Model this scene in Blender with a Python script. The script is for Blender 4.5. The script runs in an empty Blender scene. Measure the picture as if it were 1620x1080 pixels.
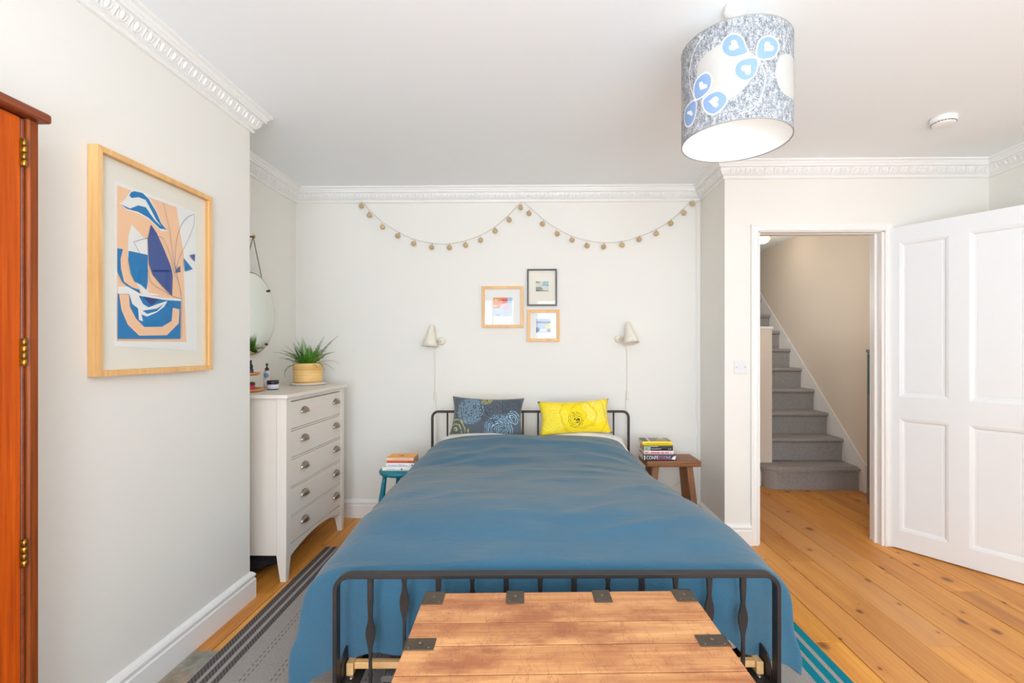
import bpy, bmesh, math, random
from mathutils import Vector, Matrix, noise

random.seed(7)
C = bpy.context.scene.collection
SC = bpy.context.scene
PI = math.pi

# ------------------------------------------------------------------ camera
cam_data = bpy.data.cameras.new('camera')
cam = bpy.data.objects.new('camera', cam_data)
C.objects.link(cam)
cam.location = (0, 0, 1.32)
YAW = math.atan(13 / 765)
cam.rotation_euler = (PI / 2, 0, YAW)
cam_data.sensor_width = 36
cam_data.lens = 17.0
cam_data.shift_x = -27 / 1620
cam_data.shift_y = 13 / 1620
cam_data.clip_start = 0.02
SC.camera = cam

# ------------------------------------------------------------------ world, daylight through the windows, added ceiling fill, exposure
w = bpy.data.worlds.new('daylight')
SC.world = w
w.use_nodes = True
w.node_tree.nodes['Background'].inputs[0].default_value = (0.80, 0.90, 1.0, 1)
w.node_tree.nodes['Background'].inputs[1].default_value = 2.5
SC.view_settings.view_transform = 'Standard'
SC.view_settings.look = 'None'
SC.view_settings.exposure = 0.23
SC.view_settings.gamma = 1.0
SC.view_settings.use_curve_mapping = False
SC.cycles.diffuse_bounces = 8
SC.cycles.max_bounces = 12
SC.cycles.sample_clamp_indirect = 6
SC.cycles.caustics_reflective = False
SC.cycles.caustics_refractive = False


def area(name, loc, rot, sx, sy, power, col, spread=PI):
    d = bpy.data.lights.new(name, 'AREA')
    d.shape = 'RECTANGLE'; d.size = sx; d.size_y = sy
    d.energy = power; d.color = col; d.spread = spread
    o = bpy.data.objects.new(name, d)
    C.objects.link(o); o.location = loc; o.rotation_euler = rot
    return o


WIN = [(-1.30, -0.40), (-0.05, 0.95), (1.30, 2.30)]     # window openings of the front wall
WZ = (0.55, 2.30)
FRONT = -1.60
for x0, x1 in WIN:
    PWR = 43 if x0 < -1 else 47 if x0 < 1 else 6
    area('window_light', ((x0 + x1) / 2, FRONT - 0.08, sum(WZ) / 2), (PI / 2, 0, 0), x1 - x0 - .05, WZ[1] - WZ[0] - .05, PWR, (0.85, 0.965, 1.09))
area('ceiling_fill', (0.75, -1.15, 0.75), (PI, 0, 0), 2.6, 0.7, 80, (0.77, 0.98, 1.13))  # added fill behind the camera, aimed up to brighten the ceiling
area('landing_light', (1.44, 4.9, 1.95), (0, -math.radians(112), 0), 0.9, 1.2, 16, (1.0, 0.97, 0.92))


# ------------------------------------------------------------------ helpers
def lin(c):
    return tuple(((v / 255) / 12.92 if v / 255 <= .04045 else ((v / 255 + .055) / 1.055) ** 2.4) for v in c) + (1,)


class NT:
    def __init__(s, name):
        s.m = bpy.data.materials.new(name); s.m.use_nodes = True
        s.t = s.m.node_tree; s.b = s.t.nodes['Principled BSDF']
    def n(s, kind, **kw):
        o = s.t.nodes.new('ShaderNode' + kind)
        for k, v in kw.items():
            if k.startswith('i_'):
                o.inputs[k[2:].replace('_', ' ')].default_value = v
            else:
                setattr(o, k, v)
        return o
    def l(s, a, b):
        s.t.links.new(a, b)
    def math(s, op, a, b=None, c=None, clamp=False):
        o = s.t.nodes.new('ShaderNodeMath'); o.operation = op; o.use_clamp = clamp
        for i, v in enumerate((a, b, c)):
            if v is None: continue
            if isinstance(v, (int, float)): o.inputs[i].default_value = v
            else: s.l(v, o.inputs[i])
        return o.outputs[0]
    def mix(s, f, a, b, mode='MIX'):
        o = s.t.nodes.new('ShaderNodeMix'); o.data_type = 'RGBA'; o.blend_type = mode
        for i, v in ((0, f), (6, a), (7, b)):
            if isinstance(v, (int, float)): o.inputs[i].default_value = v
            elif isinstance(v, tuple): o.inputs[i].default_value = v
            else: s.l(v, o.inputs[i])
        return o.outputs[2]
    def ramp(s, f, stops, interp='LINEAR'):
        o = s.t.nodes.new('ShaderNodeValToRGB'); r = o.color_ramp; r.interpolation = interp
        while len(r.elements) < len(stops): r.elements.new(.5)
        for e, (p, c) in zip(r.elements, stops):
            e.position = p; e.color = c if isinstance(c, tuple) else (c, c, c, 1)
        s.l(f, o.inputs[0]); return o.outputs[0]
    def coords(s, scale=(1, 1, 1), rnd=0, loc=(0, 0, 0), kind='Object'):
        tc = s.n('TexCoord'); mp = s.n('Mapping')
        mp.inputs['Scale'].default_value = scale; mp.inputs['Location'].default_value = loc
        src = tc.outputs[kind]
        if rnd:
            oi = s.n('ObjectInfo'); va = s.n('VectorMath', operation='MULTIPLY_ADD')
            cb = s.n('CombineXYZ')
            for i in range(3): s.l(oi.outputs['Random'], cb.inputs[i])
            s.l(cb.outputs[0], va.inputs[0]); va.inputs[1].default_value = (rnd, rnd * 1.7, rnd * .6)
            s.l(src, va.inputs[2]); src = va.outputs[0]
        s.l(src, mp.inputs[0]); return mp.outputs[0]
    def noise(s, vec, scale, detail=4, rough=.55, dist=0):
        o = s.n('TexNoise'); o.inputs['Scale'].default_value = scale; o.inputs['Detail'].default_value = detail
        o.inputs['Roughness'].default_value = rough; o.inputs['Distortion'].default_value = dist
        s.l(vec, o.inputs['Vector']); return o.outputs[0]
    def bump(s, h, strength, dist=.01):
        o = s.n('Bump'); o.inputs['Strength'].default_value = strength; o.inputs['Distance'].default_value = dist
        s.l(h, o.inputs['Height']); s.l(o.outputs[0], s.b.inputs['Normal'])
    def col(s, v):
        if isinstance(v, tuple): s.b.inputs['Base Color'].default_value = v
        else: s.l(v, s.b.inputs['Base Color'])
    def set(s, **kw):
        for k, v in kw.items(): s.b.inputs[k.replace('_', ' ')].default_value = v
        return s


def plain(name, c, rough=.5, metal=0, bump=None, var=0, spec=.5, sheen=0):
    t = NT(name); t.set(Roughness=rough, Metallic=metal)
    t.b.inputs['Specular IOR Level'].default_value = spec
    if sheen:
        t.set(Sheen_Weight=sheen, Sheen_Roughness=.6)
    if var:
        v = t.coords()
        n = t.noise(v, 6, 5)
        a = lin(c); d = tuple(x * (1 - var) for x in a[:3]) + (1,); e = tuple(min(1, x * (1 + var)) for x in a[:3]) + (1,)
        t.col(t.ramp(n, [(.3, d), (.7, e)]))
    else:
        t.col(lin(c))
    if bump:
        sc, st = bump
        t.bump(t.noise(t.coords(), sc, 3), st, .004)
    return t.m


def wood(name, dark, light, axis=1, grain=10, rough=.45, rnd=3.0, knots=False, pore=.35, vary=.25, spec=.5, bumps=.15):
    t = NT(name); t.set(Roughness=rough); t.b.inputs['Specular IOR Level'].default_value = spec
    sc = [grain] * 3; sc[axis] = grain * .09
    v = t.coords(tuple(sc), rnd)
    n1 = t.noise(v, 1.0, 6, .6, .6)
    sc2 = [grain * 9] * 3; sc2[axis] = grain * .25
    n2 = t.noise(t.coords(tuple(sc2), rnd), 1.0, 3, .6)
    f = t.math('ADD', t.math('MULTIPLY', n1, 1 - pore), t.math('MULTIPLY', n2, pore))
    c = t.ramp(f, [(.33, lin(dark)), (.62, lin(light))])
    oi = t.n('ObjectInfo')
    hv = t.n('HueSaturation')
    t.l(c, hv.inputs['Color'])
    t.l(t.math('MULTIPLY_ADD', oi.outputs['Random'], vary, 1 - vary * .5), hv.inputs['Value'])
    c = hv.outputs[0]
    if knots:
        pale = t.math('FRACT', t.math('MULTIPLY', oi.outputs['Random'], 7.31))
        c = t.mix(t.math('MULTIPLY', t.math('POWER', pale, 2), .55), c, lin((206, 152, 104)))
    if knots:
        sk = [6.5] * 3; sk[axis] = 4.6
        vk = t.coords(tuple(sk), rnd * 2)
        vo = t.n('TexVoronoi', voronoi_dimensions='2D'); vo.inputs['Scale'].default_value = 1.0
        t.l(vk, vo.inputs['Vector'])
        sep = t.n('SeparateColor'); t.l(vo.outputs['Color'], sep.inputs[0])
        gate = t.math('GREATER_THAN', sep.outputs[0], .40)
        size = t.math('MULTIPLY_ADD', t.math('POWER', sep.outputs[1], 3), .17, .03)
        k = t.math('SUBTRACT', 1, t.math('DIVIDE', vo.outputs['Distance'], size), clamp=True)
        k = t.math('MULTIPLY', t.math('POWER', k, .5), gate)
        ring = t.math('SUBTRACT', 1, t.math('DIVIDE', vo.outputs['Distance'], t.math('MULTIPLY', size, 3.0)), clamp=True)
        c = t.mix(t.math('MULTIPLY', t.math('MULTIPLY', ring, gate), .4), c, lin(dark))
        c = t.mix(t.math('MULTIPLY', k, .85), c, lin((78, 40, 18)))
    t.col(c)
    if bumps: t.bump(n2, bumps, .002)
    return t.m


class MB:
    """collects shapes into one bmesh; build() links it as one mesh object"""
    def __init__(s):
        s.bm = bmesh.new()
    def _faces(s, vs, fs, mi, smooth=False):
        bv = [s.bm.verts.new(v) for v in vs]
        out = []
        for f in fs:
            try:
                q = s.bm.faces.new([bv[i] for i in f]); q.material_index = mi; q.smooth = smooth; out.append(q)
            except ValueError:
                pass
        return out
    def box(s, lo, hi, bev=0, mi=0, mat=None, seg=1):
        x0, y0, z0 = lo; x1, y1, z1 = hi
        vs = [(x0, y0, z0), (x1, y0, z0), (x1, y1, z0), (x0, y1, z0), (x0, y0, z1), (x1, y0, z1), (x1, y1, z1), (x0, y1, z1)]
        if mat: vs = [mat @ Vector(v) for v in vs]
        fs = s._faces(vs, [(0, 3, 2, 1), (4, 5, 6, 7), (0, 1, 5, 4), (1, 2, 6, 5), (2, 3, 7, 6), (3, 0, 4, 7)], mi)
        if bev:
            es = list({e for f in fs for e in f.edges})
            bmesh.ops.bevel(s.bm, geom=es, offset=bev, segments=seg, affect='EDGES', profile=.6)
        return s
    def hexa(s, b, t, mi=0, bev=0):
        fs = s._faces(list(b) + list(t), [(3, 2, 1, 0), (4, 5, 6, 7), (0, 1, 5, 4), (1, 2, 6, 5), (2, 3, 7, 6), (3, 0, 4, 7)], mi)
        if bev:
            es = list({e for f in fs for e in f.edges})
            bmesh.ops.bevel(s.bm, geom=es, offset=bev, segments=1, affect='EDGES')
        return s
    def lathe(s, prof, n=24, loc=(0, 0, 0), mat=None, mi=0, smooth=True, caps=True):
        loc = Vector(loc); vs = []; fs = []
        for r, z in prof:
            for k in range(n):
                a = 2 * PI * k / n
                p = Vector((r * math.cos(a), r * math.sin(a), z))
                vs.append((mat @ p if mat else p) + loc)
        m = len(prof)
        for i in range(m - 1):
            for k in range(n):
                a, b = i * n + k, i * n + (k + 1) % n
                fs.append((a, b, b + n, a + n))
        q = s._faces(vs, fs, mi, smooth)
        if caps:
            bm = s.bm; bm.verts.ensure_lookup_table(); base = len(bm.verts) - len(vs)
            for i, rev in ((0, True), (m - 1, False)):
                if prof[i][0] > 1e-6:
                    ring = [bm.verts[base + i * n + k] for k in range(n)]
                    if rev: ring.reverse()
                    f = bm.faces.new(ring); f.material_index = mi
        return s
    def tube(s, pts, r, n=8, mi=0, closed=False, smooth=True, sect=None, up=None):
        """sweep a circle (or the 2-D section `sect`) along pts"""
        pts = [Vector(p) for p in pts]; m = len(pts)
        rs = r if isinstance(r, (list, tuple)) else [r] * m
        sec = sect or [(math.cos(2 * PI * k / n), math.sin(2 * PI * k / n)) for k in range(n)]
        n = len(sec); vs = []; prev = None
        for i, p in enumerate(pts):
            if closed: t = pts[(i + 1) % m] - pts[i - 1]
            else: t = pts[min(i + 1, m - 1)] - pts[max(i - 1, 0)]
            t.normalize()
            if up is not None: u = Vector(up)
            elif prev is None: u = Vector((0, 0, 1)) if abs(t.z) < .9 else Vector((1, 0, 0))
            else: u = prev
            u = (u - t * u.dot(t)).normalized(); prev = u
            v = t.cross(u)
            for a, b in sec: vs.append(p + (u * a + v * b) * rs[i])
        fs = []
        for i in range(m if closed else m - 1):
            for k in range(n):
                a, b = i * n + k, i * n + (k + 1) % n
                c, d = ((i + 1) % m) * n + (k + 1) % n, ((i + 1) % m) * n + k
                fs.append((a, b, c, d))
        if not closed:
            fs.append(tuple(range(n - 1, -1, -1))); fs.append(tuple((m - 1) * n + k for k in range(n)))
        s._faces(vs, fs, mi, smooth); return s
    def prism(s, poly, f0, f1, mi=0, smooth=False):
        """poly: list of 2-D points; f0/f1 map (a,b) to 3-D on the two ends"""
        n = len(poly); vs = [f0(*p) for p in poly] + [f1(*p) for p in poly]
        fs = [tuple(range(n - 1, -1, -1)), tuple(range(n, 2 * n))] + [(i, (i + 1) % n, n + (i + 1) % n, n + i) for i in range(n)]
        s._faces(vs, fs, mi, smooth); return s
    def poly(s, pts, mi=0):
        s._faces([Vector(p) for p in pts], [tuple(range(len(pts)))], mi); return s
    def grid(s, rows, mi=0, smooth=True, closed=False):
        m, n = len(rows), len(rows[0]); vs = [p for r in rows for p in r]; fs = []
        for i in range(m - 1):
            for k in range(n if closed else n - 1):
                a, b = i * n + k, i * n + (k + 1) % n
                fs.append((a, b, b + n, a + n))
        s._faces(vs, fs, mi, smooth); return s
    def sphere(s, c, r, nu=12, nv=8, mi=0, sc=(1, 1, 1)):
        prof = [(max(1e-5, r * math.sin(PI * i / nv)), -r * math.cos(PI * i / nv)) for i in range(nv + 1)]
        m = Matrix.Diagonal((*sc, 1)); return s.lathe(prof, nu, c, m, mi, True, False)
    def build(s, name, mats, parent=None, loc=None, recalc=True, weld=True):
        if weld: bmesh.ops.remove_doubles(s.bm, verts=s.bm.verts, dist=1e-5)
        if recalc: bmesh.ops.recalc_face_normals(s.bm, faces=s.bm.faces)
        me = bpy.data.meshes.new(name); s.bm.to_mesh(me); s.bm.free()
        for m in (mats if isinstance(mats, (list, tuple)) else [mats]): me.materials.append(m)
        o = bpy.data.objects.new(name, me); C.objects.link(o)
        if parent: o.parent = parent
        if loc: o.location = loc
        return o


def thing(name, label, cat, loc=(0, 0, 0), rz=0, group=None):
    o = bpy.data.objects.new(name, None); C.objects.link(o); o.empty_display_size = .05
    o.location = loc; o.rotation_euler = (0, 0, rz); o['label'] = label; o['category'] = cat
    if group: o['group'] = group
    return o


def tag(o, label, cat, group=None):
    o['label'] = label; o['category'] = cat
    if group: o['group'] = group
    return o


def struct(o):
    o['kind'] = 'structure'; return o


def stuff(o):
    o['kind'] = 'stuff'; return o


def share(src, name, parent, loc=(0, 0, 0), rot=(0, 0, 0)):
    o = bpy.data.objects.new(name, src.data); C.objects.link(o)
    o.parent = parent; o.location = loc; o.rotation_euler = rot; return o


def catmull(pts, n=6, closed=False):
    pts = [Vector(p) for p in pts]; m = len(pts); out = []
    for i in range(m if closed else m - 1):
        g = lambda k: pts[(i + k) % m] if closed else pts[max(0, min(m - 1, i + k))]
        p0, p1, p2, p3 = g(-1), g(0), g(1), g(2)
        for j in range(n):
            t = j / n
            out.append(.5 * ((2 * p1) + (p2 - p0) * t + (2 * p0 - 5 * p1 + 4 * p2 - p3) * t * t + (3 * p1 - p0 - 3 * p2 + p3) * t ** 3))
    if not closed: out.append(pts[-1])
    return out


def text_mesh(body, size, mat, name, parent, loc, rot, depth=.0002, width=None):
    cu = bpy.data.curves.new(name, 'FONT'); cu.body = body; cu.size = size; cu.extrude = depth; cu.resolution_u = 2
    tmp = bpy.data.objects.new(name, cu); C.objects.link(tmp)
    dg = bpy.context.evaluated_depsgraph_get()
    me = bpy.data.meshes.new_from_object(tmp.evaluated_get(dg))
    bpy.data.objects.remove(tmp)
    xs = [v.co.x for v in me.vertices]
    if width:
        k = width / (max(xs) - min(xs))
        for v in me.vertices: v.co.x = (v.co.x - min(xs)) * k
    me.materials.clear(); me.materials.append(mat)
    o = bpy.data.objects.new(name, me); C.objects.link(o); o.parent = parent; o.location = loc; o.rotation_euler = rot
    return o


# ------------------------------------------------------------------ materials
def wall_paint(name, c):
    t = NT(name); t.set(Roughness=.75); t.b.inputs['Specular IOR Level'].default_value = .25
    n = t.noise(t.coords(), 1.3, 3)
    a = lin(c)
    t.col(t.ramp(n, [(.3, tuple(x * .985 for x in a[:3]) + (1,)), (.7, a)]))
    t.bump(t.noise(t.coords(), 90, 2), .03, .002)
    return t.m


M_WALL = wall_paint('wall_paint', (232, 229, 222))
M_CEIL = wall_paint('ceiling_paint', (240, 244, 246))
M_TRIM = plain('trim_gloss', (236, 234, 231), .35)
M_DOOR = plain('door_gloss', (232, 235, 236), .32)
M_HALL = wall_paint('hall_paint', (226, 214, 199))
M_GAP = plain('floor_void', (52, 30, 16), .9)
M_FLOOR = wood('pine_board', (188, 114, 38), (226, 158, 68), 1, 9, .42, 3.0, True, .35, .26, .35)
M_IRON = plain('black_iron', (58, 55, 54), .45, .6, (160, .12))
M_HEADIRON = plain('brown_iron', (72, 62, 60), .45, .5)
M_WHITE = plain('white_plastic', (236, 235, 232), .35)
M_BRASS = plain('brass', (190, 140, 60), .3, 1)
M_GLASS = None
t = NT('clear_glass'); t.set(Roughness=.0, Transmission_Weight=1.0, IOR=1.45); M_GLASS = t.m

ART={
 'sheet':[(1.701, 1.924), (2.119, 1.929), (2.119, 1.316), (1.701, 1.333)],
 'peach':[(1.712, 1.911), (1.999, 1.916), (2.027, 1.781), (2.042, 1.721), (2.04, 1.644), (2.056, 1.354), (1.712, 1.351)],
 'wleaf':[(1.774, 1.785), (1.8, 1.77), (1.83, 1.75), (1.847, 1.747), (1.848, 1.646), (1.847, 1.582), (1.85, 1.544), (1.915, 1.539), (1.827, 1.528), (1.796, 1.569), (1.767, 1.607), (1.757, 1.672), (1.761, 1.74)],
 'swoosh_w':[(1.723, 1.848), (1.746, 1.871), (1.767, 1.906), (1.785, 1.917), (1.827, 1.923), (1.858, 1.909), (1.894, 1.868), (1.92, 1.823), (1.95, 1.804), (1.915, 1.796), (1.858, 1.825), (1.804, 1.835), (1.753, 1.834)],
 'swoosh1':[(1.727, 1.847), (1.767, 1.843), (1.804, 1.866), (1.839, 1.869), (1.882, 1.831), (1.932, 1.808), (1.909, 1.804), (1.852, 1.832), (1.804, 1.841), (1.753, 1.838)],
 'swoosh2':[(1.763, 1.89), (1.771, 1.905), (1.787, 1.914), (1.823, 1.919), (1.852, 1.906), (1.89, 1.866), (1.915, 1.826), (1.945, 1.807), (1.928, 1.807), (1.89, 1.834), (1.86, 1.871), (1.838, 1.897), (1.804, 1.897), (1.774, 1.884)],
 'swoosh3':[(1.823, 1.886), (1.842, 1.885), (1.882, 1.839), (1.89, 1.825), (1.86, 1.849)],
 'blueL':[(1.712, 1.684), (1.735, 1.686), (1.725, 1.648), (1.727, 1.613), (1.741, 1.564), (1.712, 1.599)],
 'blueL2':[(1.712, 1.599), (1.741, 1.567), (1.774, 1.552), (1.808, 1.547), (1.811, 1.532), (1.767, 1.544), (1.732, 1.566)],
 'blueM':[(1.76, 1.685), (1.847, 1.687), (1.847, 1.582), (1.841, 1.551), (1.815, 1.568), (1.785, 1.575), (1.768, 1.604), (1.758, 1.648)],
 'navy':[(1.862, 1.808), (1.89, 1.783), (1.928, 1.726), (1.963, 1.666), (1.975, 1.627), (1.971, 1.542), (1.915, 1.578), (1.87, 1.614), (1.852, 1.653), (1.846, 1.747)],
 'navyband':[(1.868, 1.633), (1.968, 1.649), (1.968, 1.64), (1.871, 1.624)],
 'white':[(1.712, 1.547), (1.753, 1.553), (1.811, 1.532), (1.915, 1.529), (2.022, 1.536), (2.022, 1.526), (1.89, 1.52), (1.712, 1.523)],
 'blueB':[(1.712, 1.521), (1.76, 1.526), (1.819, 1.524), (1.941, 1.521), (2.019, 1.526), (2.017, 1.366), (1.712, 1.359)],
 'peachU':[(1.716, 1.521), (1.758, 1.524), (1.762, 1.479), (1.789, 1.437), (1.827, 1.407), (1.915, 1.412), (1.966, 1.438), (1.973, 1.493), (2.01, 1.49), (2.006, 1.431), (1.941, 1.379), (1.804, 1.373), (1.753, 1.412), (1.726, 1.464)],
 'scr':[(1.76, 1.526), (1.802, 1.525), (1.823, 1.494), (1.85, 1.484), (1.89, 1.5), (1.945, 1.519), (1.928, 1.494), (1.89, 1.468), (1.842, 1.448), (1.815, 1.454), (1.823, 1.428), (1.804, 1.433), (1.8, 1.476), (1.774, 1.49)],
 'scrb':[(1.82, 1.469), (1.89, 1.483), (1.928, 1.506), (1.89, 1.473), (1.842, 1.458)],
 'navyT':[(1.82, 1.522), (1.903, 1.522), (1.862, 1.493)],
 'r1':[(2.034, 1.711), (2.088, 1.672), (2.042, 1.655)],
 'r2':[(2.069, 1.729), (2.101, 1.74), (2.101, 1.707)],
 'r3':[(1.987, 1.653), (2.013, 1.674), (2.015, 1.648), (1.986, 1.639)],
}
ART_LINES=[[(2.096, 1.915), (2.042, 1.877), (2.006, 1.818), (1.989, 1.752), (1.984, 1.656), (2.013, 1.716), (2.051, 1.78), (2.091, 1.86), (2.099, 1.914)], [(1.92, 1.912), (1.95, 1.824), (1.963, 1.76), (1.976, 1.695), (1.999, 1.617), (2.02, 1.537), (2.02, 1.371)], [(1.778, 1.722), (1.842, 1.751), (1.907, 1.771), (1.932, 1.753), (1.963, 1.693), (1.976, 1.641), (2.004, 1.604), (2.02, 1.538)], [(1.778, 1.722), (1.808, 1.682), (1.838, 1.641), (1.86, 1.584), (1.915, 1.559), (1.969, 1.542), (2.022, 1.535)]]
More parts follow.
